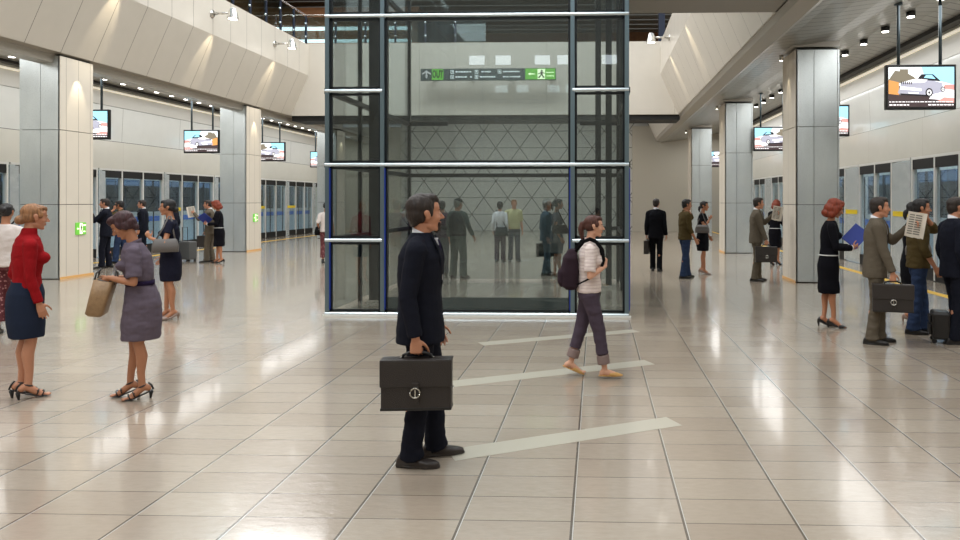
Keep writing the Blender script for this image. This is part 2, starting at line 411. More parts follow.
# ---------------------------------------------------------------- trains
def train(X, s, y0, y1, label):
    r = empty('subway_train', (X, y0, 0)); L = y1-y0
    def xb(b, a0, a1, ya, yb, z0, z1):
        p, q = sorted((a0*s, a1*s)); box(b, p, q, ya, yb, z0, z1)
    b = B(); xb(b, 0, .06, 0, L, -.9, .95); obj('lower_body', b, 'train_pale', r)
    b = B(); xb(b, -.006, .064, 0, L, .98, 1.16); obj('blue_stripe', b, 'train_blue', r)
    b = B(); xb(b, 0, .06, 0, L, 1.16, 1.32); xb(b, 0, .06, 0, L, .95, .98); xb(b, 0, .06, 0, L, 2.42, 2.75); obj('white_body', b, 'train_white', r)
    b = B(); y = 0; k = 0
    posts = B(); gl = B(); doors = B(); frames = B()
    while y < L:
        xb(posts, 0, .06, y, y+.28, 1.32, 2.42)
        xb(doors, -.02, .03, y+1.95, y+2.0, .05, 2.42); xb(doors, -.02, .03, y+2.62, y+2.66, .05, 2.42); xb(doors, -.02, .03, y+3.28, y+3.33, .05, 2.42)
        xb(gl, .02, .03, y+.28, y+3.15, 1.32, 2.42)
        y += 3.15
    objs('window_post', posts, 'train_white', r); objs('door_frame', doors, 'train_dark', r); objs('window', gl, 'train_window_glass', r)
    b = B(); xb(b, 0, 2.7, 0, L, 2.75, 2.95); obj('roof', b, 'train_white', r)
    b = B(); xb(b, 0.06, 2.7, 0, L, -.1, 0.02); obj('train_floor', b, 'track_bed', r)
    b = B(); xb(b, 2.6, 2.7, 0, L, -.9, 1.1); xb(b, 2.6, 2.7, 0, L, 2.3, 2.75); obj('far_side', b, 'train_pale', r)
    b = B(); xb(b, 2.62, 2.66, 0, L, 1.1, 2.3); obj('far_window', b, 'train_dark', r)
    b = B(); xb(b, 2.1, 2.6, 0, L, .35, .5); xb(b, 2.45, 2.6, 0, L, .5, .95); obj('bench', b, 'train_seat', r)
    b = B(); xb(b, .8, 1.0, 0, L, 2.70, 2.745); xb(b, 1.7, 1.9, 0, L, 2.70, 2.745); objs('ceiling_light', b, 'train_lamp', r)
    b = B()
    for k in range(int(L/1.6)): tube(b, (s*1.1, k*1.6+.5, .02), (s*1.1, k*1.6+.5, 2.72), .018)
    objs('grab_pole', b, 'yellow_rail' if False else 'chrome', r)
    b = B(); xb(b, .04, .10, 0, L, 1.36, 1.46); 
    b.free()
    tag(r, label, 'train'); return r
mat('train_lamp', (235, 245, 255), .5, emit=5)
train(DR+.80, 1, 8, 37.5, 'white subway train with a blue stripe behind the right screen doors')
train(DL-.80, -1, 12, 37.5, 'white subway train with a blue stripe behind the left screen doors')
# yellow notices on the screen door steel
for X, s, ys, side in ((DR, -1, (15.95, 19.1, 22.25, 25.4), 'right'), (DL, 1, (23.45, 26.6, 29.75, 32.9), 'left')):
    for i, y in enumerate(ys):
        b = B(); p, q = sorted((X+s*.001, X+s*.012)); box(b, p, q, y+.1, y+.95, 1.34, 1.46)
        o = obj('warning_strip', b, 'yellow_rail'); tag(o, 'yellow warning strip at waist height on a %s platform screen door' % side, 'warning strip', 'yellow strips on the %s screen doors' % side)

# ---------------------------------------------------------------- glass lift tower
TX0, TX1, TY0, TY1 = -4.05, .47, 10.18, 14.68
TH = 8.2
t = empty('glass_lift_tower', (TX0, TY0, 0)); TW, TD = TX1-TX0, TY1-TY0
HS = [.035, 1.13, 2.255, 3.355, 4.47, 5.6, 6.7, 7.8]       # rail heights
B1, B2 = .86, 3.69                                       # side bay mullions
def rect_frame_bars(b, y, back=False):
    pass
b = B()
for x in (0.03, B1, B2, TW-.03): box(b, x-.032, x+.032, -.03, .05, 0, TH)
objs('front_post', b, 'mullion_steel', t, bevel=.006)
b = B()
for x in (0.03, TW-.03): box(b, x-.03, x+.03, TD-.05, TD+.03, 0, TH)
for y in (1.5, 3.0):
    box(b, -.03, .03, y-.03, y+.03, 0, TH); box(b, TW-.03, TW+.03, y-.03, y+.03, 0, TH)
objs('rear_post', b, 'dark_steel', t)
b = B()
for z in HS[0::2]: tube(b, (0, -.02, z), (TW, -.02, z), .026)
for z in HS[1::2]:
    tube(b, (0, -.02, z), (B1, -.02, z), .026); tube(b, (B2, -.02, z), (TW, -.02, z), .026)
objs('front_rail', b, 'mullion_light', t, smooth=False)
b = B()
for z in (HS[2], HS[6]):
    box(b, 0, TW, TD-.04, TD+.02, z-.04, z+.04); box(b, -.02, .04, 0, TD, z-.04, z+.04); box(b, TW-.04, TW+.02, 0, TD, z-.04, z+.04)
for z in HS[1::2]:
    box(b, 0, B1, TD-.04, TD+.02, z-.04, z+.04); box(b, B2, TW, TD-.04, TD+.02, z-.04, z+.04); box(b, -.02, .04, 0, TD, z-.04, z+.04); box(b, TW-.04, TW+.02, 0, TD, z-.04, z+.04)
objs('rear_rail', b, 'dark_steel', t)
b = B()
for x, s_ in ((0.03, 1), (B1, 1), (B2, -1), (TW-.03, 1)): box(b, x+s_*.034, x+s_*.046, -.028, .04, .1, 2.2)
objs('blue_edge_strip', b, 'blue_edge', t)
b = B()                                                  # black inner frames round each pane
for xa, xb_ in ((.06, B1-.03), (B1+.03, B2-.03), (B2+.03, TW-.06)):
    side = xa < .1 or xb_ > TW-.1
    zz = HS if side else HS[0::2]
    for z0, z1 in zip(zz, zz[1:]):
        z0 += .03; z1 -= .03
        box(b, xa, xa+.035, .01, .05, z0, z1); box(b, xb_-.035, xb_, .01, .05, z0, z1); box(b, xa, xb_, .01, .05, z0, z0+.035); box(b, xa, xb_, .01, .05, z1-.035, z1)
obj('pane_gasket', b, 'dark_steel', t)
b = B(); box(b, .05, TW-.05, .02, .03, .05, TH); obj('front_glass', b, 'tower_glass', t)
b = B(); box(b, .05, TW-.05, TD-.02, TD-.01, .05, TH); obj('rear_glass', b, 'tower_glass', t)
b = B(); box(b, -.005, .005, .05, TD-.05, .05, TH); obj('left_glass', b, 'tower_glass', t)
b = B(); box(b, TW-.005, TW+.005, .05, TD-.05, .05, TH); obj('right_glass', b, 'tower_glass', t)
b = B(); box(b, B1+.06, B2-.06, .035, .055, .07, .28); obj('kick_plate', b, 'teal_plate', t)
b = B()                                                  # guide rails and shaft columns
for x, y, w, d in ((.22, 1.3, .16, .14), (4.22, 3.4, .12, .14), (4.02, 1.9, .10, .12)): box(b, x, x+w, y, y+d, 0.05, TH)
pass
objs('guide_rail', b, 'dark_steel', t)
b = B(); box(b, .5, 4.0, .9, 3.6, 6.35, 6.5); b2 = B(); box(b2, -.03, TW+.03, -.06, -.03, 0, .03); obj('base_or_caustic_strip', b2, 'white_frame', t)
obj('lift_car_floor', b, 'dark_steel', t)
tag(t, 'tall glass lift tower with steel mullions in the middle of the hall', 'lift tower')

# slab from the tower to the right parapet and upper floor
struct('ceiling_walkway', box(B(), TX1+.04, 3.35, 9.9, 11.86, 4.93, 5.25), 'grey_slab')
mat('upper_soffit', (120, 118, 112), .5); mat('upper_ceiling', (150, 148, 140), .5)
struct('floor_upper_left', box(B(), -17, -11.2, YN, 45, 6.4, 6.6), 'upper_soffit')
struct('floor_upper_right', box(B(), 2.62, 10, YN, 45, 6.4, 6.6), 'upper_soffit')
struct('floor_upper_far', box(B(), -11.2, 2.6, 26.1, 45, 6.9, 7.1), 'upper_soffit')
struct('wall_upper_brown', box(B(), -20, 12, 44.8, 45, 7.1, 14.5), 'brown_wood')
struct('wall_upper_left_side', box(B(), -17.2, -17, YN, 45, 6.6, 14.5), 'brown_wood')
struct('wall_upper_right_side', box(B(), 10, 10.2, YN, 45, 6.6, 14.5), 'far_plain')
bm = B()
for k in range(16): box(bm, -17, 10, 27.5+k*1.1, 27.5+k*1.1+.9, 12.6, 12.7)
struct('ceiling_upper_far', bm, 'upper_ceiling')
struct('wall_rear', box(B(), -20, 12, YN-.3, YN, -.2, 14.5), 'far_plain')
# ================================================================ people
VOX_SCALE = 1.0
def sculpt(name, bm, m, parent, voxel=.008, smooth=3, wrinkle=0., wf=9., seed=0, ws=(1, 1, 1.6), cut=None):
    me = bpy.data.meshes.new(name); bmesh.ops.recalc_face_normals(bm, faces=bm.faces); bm.to_mesh(me); bm.free()
    o = bpy.data.objects.new(name, me); COL.objects.link(o)
    r = o.modifiers.new('r', 'REMESH'); r.mode = 'VOXEL'; r.voxel_size = voxel*VOX_SCALE; r.adaptivity = 0
    if smooth: s = o.modifiers.new('s', 'SMOOTH'); s.factor = .5; s.iterations = smooth
    dg = bpy.context.evaluated_depsgraph_get(); ev = o.evaluated_get(dg)
    me2 = bpy.data.meshes.new_from_object(ev, depsgraph=dg); o.modifiers.clear(); o.data = me2; bpy.data.meshes.remove(me)
    me2.name = name
    if wrinkle:
        co = [0.]*(3*len(me2.vertices)); nr = [0.]*(3*len(me2.vertices))
        me2.vertices.foreach_get('co', co); me2.vertices.foreach_get('normal', nr)
        off = V((seed*3.1, seed*1.7, seed))
        for i in range(len(me2.vertices)):
            p = V((co[3*i]*wf*ws[0], co[3*i+1]*wf*ws[1], co[3*i+2]*wf*ws[2]))+off
            d = wrinkle*(noise.noise(p)+.5*noise.noise(p*2.1))
            for k in range(3): co[3*i+k] += nr[3*i+k]*d
        me2.vertices.foreach_set('co', co); me2.update()
    for p in me2.polygons: p.use_smooth = True
    me2.materials.clear()
    for q in (m if isinstance(m, (list, tuple)) else [m]): me2.materials.append(M(q) if isinstance(q, str) else q)
    o.parent = parent
    return o

def ik(a, t, l1, l2, pole):
    a, t = V(a), V(t); d = t-a; L = min(d.length, (l1+l2)*.999); dn = d.normalized(); t = a+dn*L
    x = (l1*l1-l2*l2+L*L)/(2*L); h = math.sqrt(max(l1*l1-x*x, 0))
    p = V(pole); p = (p-dn*p.dot(dn)); p = p.normalized() if p.length > 1e-5 else V((0, 1, 0))
    return a+dn*x+p*h, t

def hand(bm, w, d, n, s, curl=.35, thumb=.5, sc=1., spread=.06, curls=None):
    """w wrist, d direction of the fingers, n palm normal (the way the palm faces), s=+1 right hand"""
    d = V(d).normalized(); n = V(n); n = (n-d*n.dot(d)).normalized(); side = d.cross(n)*s   # towards the thumb
    side = side.normalized()
    P = lambda a, b_, c=0.: V(w)+d*a*sc+side*b_*sc+n*c*sc
    ring_loft(bm, [(P(-.01, 0), side, n, .024*sc, .018*sc), (P(.02, 0), side, n, .030*sc, .016*sc), (P(.05, .0), side, n, .038*sc, .014*sc), (P(.085, 0), side, n, .039*sc, .013*sc), (P(.094, 0), side, n, .034*sc, .010*sc)], 14)
    ell(bm, P(.03, .022, .006), .017*sc, sub=2)
    Ls = [(.030, .043, .026, .021), (.010, .047, .030, .023), (-.010, .044, .028, .022), (-.029, .034, .021, .019)]
    for i, (off, a, b_, c) in enumerate(Ls):
        cu = (curls[i] if curls else curl); p = P(.086-abs(i-1)*.004, off); ang = cu*.9; r = .0088*sc*(1 if i < 3 else .88)
        sd = (i-1.2)*-spread
        for L_, k in ((a, 1), (b_, 1.15), (c, .7)):
            dd = (d*math.cos(ang)+n*math.sin(ang)+side*sd*math.cos(ang)).normalized(); q = p+dd*L_*sc
            tube(bm, p, q, r, r*.92, 10); ell(bm, q, r*.93, sub=2); p = q; r *= .92; ang += cu*k
    p = P(.022, .030, .004); ang = .75
    for L_, r in ((.040, .0115), (.032, .0098), (.026, .0085)):
        dd = (d*math.cos(ang)*.9+side*math.sin(ang)*.9+n*thumb*.8).normalized(); q = p+dd*L_*sc
        tube(bm, p, q, r*sc, r*.9*sc, 10); ell(bm, q, r*.9*sc, sub=2); p = q; ang -= .28
    return P(.07, 0, .02)

def head_frame(c, yaw, pitch, tilt):
    m = Matrix.Translation(V(c)) @ Matrix.Rotation(yaw, 4, 'Z') @ Matrix.Rotation(pitch, 4, 'X') @ Matrix.Rotation(tilt, 4, 'Y')
    return m
def eh(bm, H, c, r, sub=3, rot=None):
    if isinstance(r, (int, float)): r = (r, r, r)
    mtx = H @ Matrix.Translation(V(c)) @ (rot or Matrix.Identity(4)) @ Matrix.Diagonal((r[0], r[1], r[2], 1))
    bmesh.ops.create_icosphere(bm, subdivisions=sub, radius=1, matrix=mtx)
def th(bm, H, a, b_, r0, r1=None, n=12):
    a, b_ = H @ V(a), H @ V(b_); r1 = r0 if r1 is None else r1
    tube(bm, a, b_, r0, r1, n); ell(bm, a, r0, sub=2); ell(bm, b_, r1, sub=2)
def head(bm, H, fem=False, k=1.):
    j = .92 if fem else 1.
    eh(bm, H, (0, -.014, .036), (.075, .096, .086)); eh(bm, H, (0, .035, -.012), (.062, .056, .080)); eh(bm, H, (0, .03, .045), (.066, .060, .055))
    eh(bm, H, (0, .022, -.070), (.054*j, .058, .042)); eh(bm, H, (0, .074, -.096), (.023*j, .018, .018))
    th(bm, H, (-.045*j, .0, -.068), (-.012, .072, -.098), .017); th(bm, H, (.045*j, .0, -.068), (.012, .072, -.098), .017)
    th(bm, H, (0, .088, .016), (0, .116, -.024), .0075, .0115); eh(bm, H, (.011, .100, -.029), .0085, 2); eh(bm, H, (-.011, .100, -.029), .0085, 2)
    th(bm, H, (-.036, .076, .026), (0, .088, .026), .010, .011); th(bm, H, (.036, .076, .026), (0, .088, .026), .010, .011)
    for s in (-1, 1):
        eh(bm, H, (s*.040, .055, -.024), (.024, .026, .024)); eh(bm, H, (s*.033, .074, .004), (.016, .013, .011), 2)
        eh(bm, H, (s*.078, -.006, -.006), (.007, .018, .031), 2, Matrix.Rotation(s*-.25, 4, 'Z')); eh(bm, H, (s*.080, -.015, .010), (.008, .017, .020), 2, Matrix.Rotation(s*-.3, 4, 'Z'))
    eh(bm, H, (0, .088, -.053), (.023, .012, .0065), 2); eh(bm, H, (0, .086, -.065), (.020, .012, .0070), 2)
def face_details(par, H, eyes='eye_dark', brow='hair_brown', lips='lips', fem=False):
    b = B()
    for s in (-1, 1): eh(b, H, (s*.033, .0795, .003), (.0105, .0085, .0065), 2)
    e = objs('eye', b, 'eye_white', par, True)
    b = B()
    for s in (-1, 1): eh(b, H, (s*.034, .0872, .003), (.0048, .0020, .0050), 2)
    [x for x in [objs('iris', b, eyes, None, True)] for i_ in range(2) if setattr(x[i_], 'parent', e[i_]) is None]
    b = B()
    for s in (-1, 1): path_tube(b, [H @ V((s*.016, .094, .024)), H @ V((s*.032, .0885, .030)), H @ V((s*.050, .074, .025))], [.003, .004, .002], 8)
    objs('eyebrow', b, brow, par, True)
    if lips:
        b = B(); eh(b, H, (0, .0955, -.0535), (.020, .0065, .0042), 2); eh(b, H, (0, .094, -.0635), (.017, .0068, .0050), 2); obj('lips', b, lips, par, True)

# ---- clothing materials
def cloth(n, rgb, **k):
    d = dict(rough=.9, bump=.25, scale=420, var=.06, sheen=0., spec=.12); d.update(k); return mat(n, rgb, **d)
for a in (('suit_navy', (25, 27, 37)), ('suit_black', (18, 19, 24)), ('suit_grey', (96, 88, 76)), ('shirt_white', (222, 222, 226)), ('denim_blue', (46, 60, 88)), ('denim_dark', (36, 44, 62)),
          ('knit_red', (150, 24, 30)), ('dress_grey', (100, 90, 102)), ('dress_navy', (30, 31, 46)), ('blouse_white', (215, 205, 200)), ('blouse_pink', (218, 196, 190)), ('trousers_slate', (78, 68, 80)),
          ('cuff_pale', (138, 120, 116)), ('shirt_brown', (78, 66, 40)), ('blazer_black', (16, 16, 22)), ('trousers_maroon', (96, 44, 48)), ('shirt_yellow', (200, 196, 150)), ('trousers_grey', (88, 92, 100)),
          ('shirt_purple', (92, 70, 92)), ('cap_black', (28, 34, 38)), ('vest_dark', (48, 56, 58)), ('trousers_green', (100, 112, 106)), ('suit_blue_grey', (88, 104, 116)), ('tie_dark', (40, 30, 60)), ('bag_black', (18, 18, 20)), ('backpack_dark', (50, 38, 46)), ('tee_olive', (96, 96, 70))):
    cloth(*a)
MATS['denim_blue'].node_tree.nodes['Noise Texture'].inputs['Scale'].default_value = 60
# maroon trousers carry a pale floral pattern
g = NG('floral_maroon'); v = g.nt.nodes.new('ShaderNodeTexVoronoi'); v.inputs['Scale'].default_value = 26; g.L(g.tc.outputs['Object'], v.inputs['Vector'])
g.L(g.mix(g.M('LESS_THAN', v.outputs['Distance'], .30), (92, 38, 44), (168, 120, 118)), g.b.inputs['Base Color']); g.b.inputs['Roughness'].default_value = .8
g = NG('blouse_stripe'); g.L(g.mix(g.line(g.xyz[2], .035, 0, .010), (222, 208, 202), (206, 188, 184)), g.b.inputs['Base Color']); g.b.inputs['Roughness'].default_value = .8
mat('skin', (194, 136, 106), .5, bump=.1, scale=260, var=.05); mat('skin_tan', (178, 122, 90), .5, bump=.1, scale=260, var=.05); mat('skin_pale', (216, 164, 136), .5, bump=.1, scale=260, var=.05); mat('lips', (158, 98, 82), .4); mat('lips_red', (160, 50, 50), .4)
mat('eye_white', (225, 222, 216), .2); mat('eye_dark', (40, 26, 18), .1)
def hairm(n, rgb): mat(n, rgb, .58, bump=.9, scale=60, var=.35, stretch=(1, 1, .18))
hairm('hair_black', (26, 22, 22)); hairm('hair_brown', (40, 29, 23)); hairm('hair_auburn', (76, 40, 30)); hairm('hair_red', (122, 44, 14)); hairm('hair_blond', (150, 106, 70)); hairm('hair_grey', (150, 148, 142)); hairm('hair_wine', (62, 34, 38))
mat('leather_black', (24, 22, 22), .35, bump=.3, scale=90); mat('leather_brown', (44, 38, 35), .45, bump=.4, scale=160, var=.1); mat('leather_tan', (196, 150, 84), .45, bump=.2, scale=90); mat('leather_bag', (152, 122, 88), .5, bump=.5, scale=30, var=.15)
mat('bag_grey', (104, 100, 98), .5, bump=.3, scale=90); mat('case_grey', (92, 94, 94), .5, bump=.2, scale=60); mat('heel_grey', (150, 130, 120), .4); mat('folder_blue', (16, 46, 132), .4); mat('shoe_brown', (52, 44, 40), .35, bump=.2, scale=80)
mat('silver', (210, 208, 200), .2, metal=1.); mat('newsprint', (206, 198, 184), .8); mat('news_ink', (120, 116, 108), .8); mat('phone_black', (16, 16, 18), .2); mat('trim_white', (220, 220, 220), .6); mat('button_dark', (14, 14, 16), .4)

# ---- the body
class Fig:
    """one person, built facing +y, right hand towards +x, about 1.75 m tall"""
    def __init__(s, name='person', fem=False, lean=0., skin='skin', head_pose=(0, 0, 0), vox=.0085, belly=0., hscale=1., head_fwd=0., sway=0.):
        s.r = empty(name); s.fem = fem; s.vox = vox; s.skin = skin; s.lean = lean
        s.c = lambda z: V((sway*max(0, z-.95), math.tan(lean)*max(0, z-.95) + (.02*math.sin((z-.95)/.55*PI)*-1 if .95 < z < 1.5 else 0), 0))
        s.sw = .155 if fem else .182
        s.SH = {k: V((k*s.sw, -.01, 1.39 if fem else 1.405))+s.c(1.40) for k in (1, -1)}
        s.HP = {k: V((k*(.085 if fem else .09), 0, .93)) for k in (1, -1)}
        s.neck = V((0, -.015, 1.47))+s.c(1.47)
        s.hc = V((0, .022+head_fwd, 1.635))+s.c(1.6)
        s.H = head_frame(s.hc, *head_pose) @ Matrix.Scale(.95*hscale if fem else 1.0*hscale, 4)
        s.arms = {}; s.legs = {}; s.b = B(); s.belly = belly
    def arm(s, k, wrist, pole=(0, -1, -.2), d=None, n=None, curl=.35, thumb=.4, curls=None, sc=None):
        sh = s.SH[k]; e, w = ik(sh, wrist, .285 if s.fem else .295, .25 if s.fem else .262, pole)
        d = (w-e) if d is None else V(d); n = V((-k, 0, 0)) if n is None else V(n)
        s.arms[k] = (sh, e, w); sc = sc or (.92 if s.fem else 1.02)
        s.grip = getattr(s, 'grip', {}); s.grip[k] = hand(s.b, w, d, n, k, curl, thumb, sc, curls=curls)
        f = .86 if s.fem else 1.
        limb(s.b, [sh, sh.lerp(e, .4), e, e.lerp(w, .35), w], [.046*f, .043*f, .037*f, .038*f, .0255*f])
        return s
    def leg(s, k, ankle, pole=(0, 1, 0), toe=0., pitch=0., foot=True):
        hp = s.HP[k]; kn, an = ik(hp, ankle, (.405 if s.fem and ankle[2] > .1 else .425), (.40 if s.fem and ankle[2] > .1 else .42), pole)
        s.legs[k] = (hp, kn, an, toe, pitch)
        f = .93 if s.fem else 1.
        mid = hp.lerp(kn, .45); cal = kn.lerp(an, .3)+V((0, -.018, 0)); low = kn.lerp(an, .7)
        limb(s.b, [hp, mid, kn, cal, low, an], [.080*f, .070*f, .050*f, .053*f, .036*f, .032*f])
        # foot: heel, arch, ball, toes
        Q = Matrix.Translation(an) @ Matrix.Rotation(toe, 4, 'Z') @ Matrix.Rotation(-pitch, 4, 'X')
        s.legs[k] = (hp, kn, an, toe, pitch, Q)
        if foot:
            L = .9 if s.fem else 1.
            P = lambda y, z: Q @ V((0, y*L, z))
            tube(s.b, P(-.035, -.045), P(.0, -.005), .030, .034); ell(s.b, P(-.035, -.048), .029, sub=2)
            if pitch > .25:
                toe_p = P(.135, -.055); tube(s.b, P(.0, -.02), toe_p, .034, .028, flat=1.); ell(s.b, toe_p, (.036, .034, .022), sub=2)
                e2 = V((toe_p.x - math.sin(toe)*.05, toe_p.y+math.cos(toe)*.05, max(.018, toe_p.z-.012))); ell(s.b, e2, (.034, .030, .014), Matrix.Rotation(toe, 4, 'Z'), 2)
                for i in range(5):
                    q = V((toe_p.x+(i-2)*.0145*math.cos(toe)-math.sin(toe)*(.07-abs(i-1.4)*.006), toe_p.y+(i-2)*.0145*math.sin(toe)+math.cos(toe)*(.07-abs(i-1.4)*.006), e2.z-.004)); ell(s.b, q, (.0075, .012, .008), sub=2)
            else:
                tube(s.b, P(-.0, -.03), P(.12, -.058), .036, .030); ell(s.b, P(.12, -.060), (.038, .04, .02), sub=2); ell(s.b, P(.17, -.066), (.033, .03, .013), sub=2)
        return s
    def torso(s):
        f = s.fem; X, Y = V((1, 0, 0)), V((0, 1, 0)); c = s.c
        prof = [(.86, .12, .095, 0), (.93, .150, .11, -.005), (1.02, .135, .10, 0), (1.12, .118, .092, .002), (1.25, .140, .105, .0), (1.36, .135, .092, -.005), (1.42, .10, .064, -.012), (1.48, .052, .050, -.015)] if f else \
               [(.86, .13, .10, 0), (.93, .150, .11, 0), (1.05, .140, .10, .002), (1.15, .142, .102, .004), (1.28, .160, .115, .004), (1.38, .165, .11, 0), (1.45, .13, .08, -.01), (1.50, .065, .058, -.015)]
        ring_loft(s.b, [(V((0, y, z))+c(z), X, Y, rx, ry+(s.belly if 1 < z < 1.3 else 0)) for z, rx, ry, y in prof], 22, 2.3)
        for k in (1, -1): ell(s.b, s.SH[k]+V((-k*.012, 0, -.004)), .050 if f else .060, sub=3); limb(s.b, [s.SH[k], s.SH[k]+V((-k*.085, -.004, .040))], [.046 if f else .056, .026 if f else .034])
        tube(s.b, s.neck-V((0, 0, .03)), s.H @ V((0, -.022, -.05)), .052 if f else .062, .045 if f else .055, 16)
    def finish(s, fem_face=None, detail=True, brow='hair_brown', lips='lips'):
        s.torso(); head(s.b, s.H, s.fem)
        s.body = sculpt('body', s.b, s.skin, s.r, s.vox*.82, 2)
        if detail: face_details(s.body, s.H, brow=brow, lips=lips, fem=s.fem)
        return s
    # ---- garments
    def sleeves(s, b, r=(.066, .056, .05, .040), upto=1.0, arms=(1, -1)):
        for k in arms:
            sh, e, w = s.arms[k]
            if upto >= 1:
                w2_ = e.lerp(w, .97)
                limb(b, [sh, sh.lerp(e, .5), e, e.lerp(w, .5), w2_], [r[0], r[1], r[2], (r[2]+r[3])/2, r[3]], open_end=True)
            elif upto >= .5:
                q = e.lerp(w, (upto-.5)*2); limb(b, [sh, sh.lerp(e, .5), e, q], [r[0], r[1], r[2], r[3]], open_end=True)
            else:
                q = sh.lerp(e, upto*2); limb(b, [sh, q], [r[0], r[1]], open_end=True)
    def top(s, name, m, prof, sleeve=1.0, sr=(.066, .056, .05, .040), bust=0., wr=.004, e=2.4, smooth=4, extra=None, arms=(1, -1), pad=None):
        b = B(); X, Y = V((1, 0, 0)), V((0, 1, 0)); c = s.c
        ring_loft(b, [(V((0, y, z))+c(z), X, Y, rx, ry) for z, rx, ry, y in prof], 24, e)
        for k in (1, -1):
            if k in arms or sleeve > 0: 
                r_ = pad or sr[0]; ell(b, s.SH[k]+V((-k*.012, 0, -.004)), (r_*1.02, r_, r_*.98), sub=3)
                limb(b, [s.SH[k], s.SH[k]+V((-k*.085, -.004, .040))], [r_*.95, r_*.80])
        if bust:
            for k in (1, -1): ell(b, V((k*.072, .075, 1.265))+c(1.265), (.070, .050+bust, .066), sub=3)
        s.sleeves(b, sr, sleeve, arms)
        if extra: extra(b)
        return sculpt(name, b, m, s.r, s.vox, smooth, wr, 9, random.random()*9, (1, 1, 1.8))
    def trousers(s, m, waist=1.02, r=(.100, .086, .073, .069, .071), hem=.055, wr=.006, flat=None, name='trousers', hip=(.172, .118)):
        b = B(); X, Y = V((1, 0, 0)), V((0, 1, 0))
        ring_loft(b, [(V((0, .0, .86)), X, Y, hip[0]*.93, hip[1]*.98), (V((0, -.004, .93)), X, Y, hip[0], hip[1]), (V((0, 0, waist)), X, Y, hip[0]*.90, hip[1]*.88)], 24, 2.3)
        for k in (1, -1):
            hp, kn, an = s.legs[k][:3]
            end = (an+V((0, .004, -.040))) if hem < .06 else kn.lerp(an, 1-hem/.42)
            hp2 = hp+V((k*-.004, 0, -.03))
            limb(b, [hp2, hp2.lerp(kn, .45), kn, kn.lerp(end, .5), end], r, open_end=True)
            if hem < .06:   # break of the cloth over the shoe
                Q = s.legs[k][5]; tube(b, kn.lerp(end, .84), end+(Q @ V((0, .03, .0)) - Q @ V((0, 0, 0))), r[4]*.94, r[4]*.98)
        return sculpt(name, b, m, s.r, s.vox, 4, wr, 8, random.random()*9, (1, 1, 2.2))
    def dress_shoes(s, m='leather_black', L=1., vox=.006):
        for k in (1, -1):
            Q = s.legs[k][5]; b = B(); P = lambda x, y, z: Q @ V((x, y*L, z)); ax = (Q.to_3x3() @ V((1, 0, 0))); az = (Q.to_3x3() @ V((0, 0, 1)))
            rr = [(-.085, -.060, .022, .020), (-.07, -.045, .034, .036), (-.03, -.040, .037, .042), (.03, -.045, .038, .038), (.08, -.056, .045, .028), (.13, -.062, .045, .022), (.17, -.066, .036, .018), (.195, -.070, .018, .013)]
            ring_loft(b, [(P(0, y, z), ax, az, rx, rz) for y, z, rx, rz in rr], 18, 2.4)
            tube(b, P(0, -.02, -.05), P(0, -.008, .03), .040, .036)
            ring_loft(b, [(P(0, -.088, -.083), ax, az, .025, .007), (P(0, -.04, -.083), ax, az, .036, .008), (P(0, .05, -.083), ax, az, .040, .007), (P(0, .12, -.083), ax, az, .049, .007), (P(0, .19, -.083), ax, az, .03, .007), (P(0, .203, -.082), ax, az, .012, .006)], 18)
            ring_loft(b, [(P(0, -.088, -.078), ax, az, .028, .014), (P(0, -.03, -.078), ax, az, .034, .014)], 14)
            sculpt('shoe', b, m, s.r, vox, 2)
    def heels(s, m='leather_black', strappy=False, open_=False):
        for k in (1, -1):
            hp, kn, an, toe, pitch, Q = s.legs[k]; L = .9
            P = lambda x, y, z: Q @ V((x, y*L, z)); b = B(); ax = (Q.to_3x3() @ V((1, 0, 0))); az = (Q.to_3x3() @ V((0, 0, 1)))
            tp = P(0, .135, -.055); cz = lambda v: V((v.x, v.y, max(v.z, .0)))
            f = V((-math.sin(toe), math.cos(toe), 0)); sd = V((math.cos(toe), math.sin(toe), 0)); up = V((0, 0, 1))
            tip = tp+f*.062; ball = V((tp.x, tp.y, .012))
            sole = [(P(0, -.062, -.082), ax, az, .026, .006), (P(0, .03, -.080), ax, az, .024, .006), (ball-f*.01, sd, up, .040, .008), (ball+f*.035, sd, up, .040, .007), (ball+f*.066, sd, up, .024, .006)]
            ring_loft(b, sole, 16)
            hb = P(0, -.048, -.085); tube(b, hb, V((hb.x, hb.y, 0.0))+f*.006, .020, .0085, 12)
            if strappy:
                for yy, rr in ((.100, .040), (.145, .041)):
                    c_ = P(0, yy, -.050); path_tube(b, [c_+(ax*math.cos(t)*(rr))+(az*math.sin(t)*rr*.85) for t in [PI*i/10 for i in range(-1, 12)]], .0052, 8)
                path_tube(b, [P(-.034*math.sin(t), -.036-.034*math.cos(t)+.034, .0-.004) for t in [2*PI*i/14 for i in range(15)]], .0052, 8)
                path_tube(b, [P(0, -.072, -.08), P(0, -.075, -.04), P(0, -.062, .0)], .008, 8)
                path_tube(b, [P(.030, .10, -.035), P(-.02, .03, -.0), P(-.034, -.02, .0)], .005, 8); path_tube(b, [P(-.030, .10, -.035), P(.02, .03, .0), P(.034, -.02, .0)], .005, 8)
                obj('heeled_sandal', b, m, s.r, True)
            else:
                ring_loft(b, [(P(0, -.072, -.062), ax, az, .016, .022), (P(0, -.055, -.052), ax, az, .030, .036), (P(0, -.01, -.066), ax, az, .033, .026), (P(0, .05, -.076), ax, az, .035, .018), (P(0, .10, -.072), ax, az, .040, .020)], 16)
                ring_loft(b, [(tp-f*.02, sd, up, .041, .030), (ball+f*.035+up*.012, sd, up, .041, .022), (ball+f*.060+up*.006, sd, up, .030, .015), (ball+f*.080+up*.002, sd, up, .012, .009)], 16)
                sculpt('heeled_shoe', b, m, s.r, .005, 2)
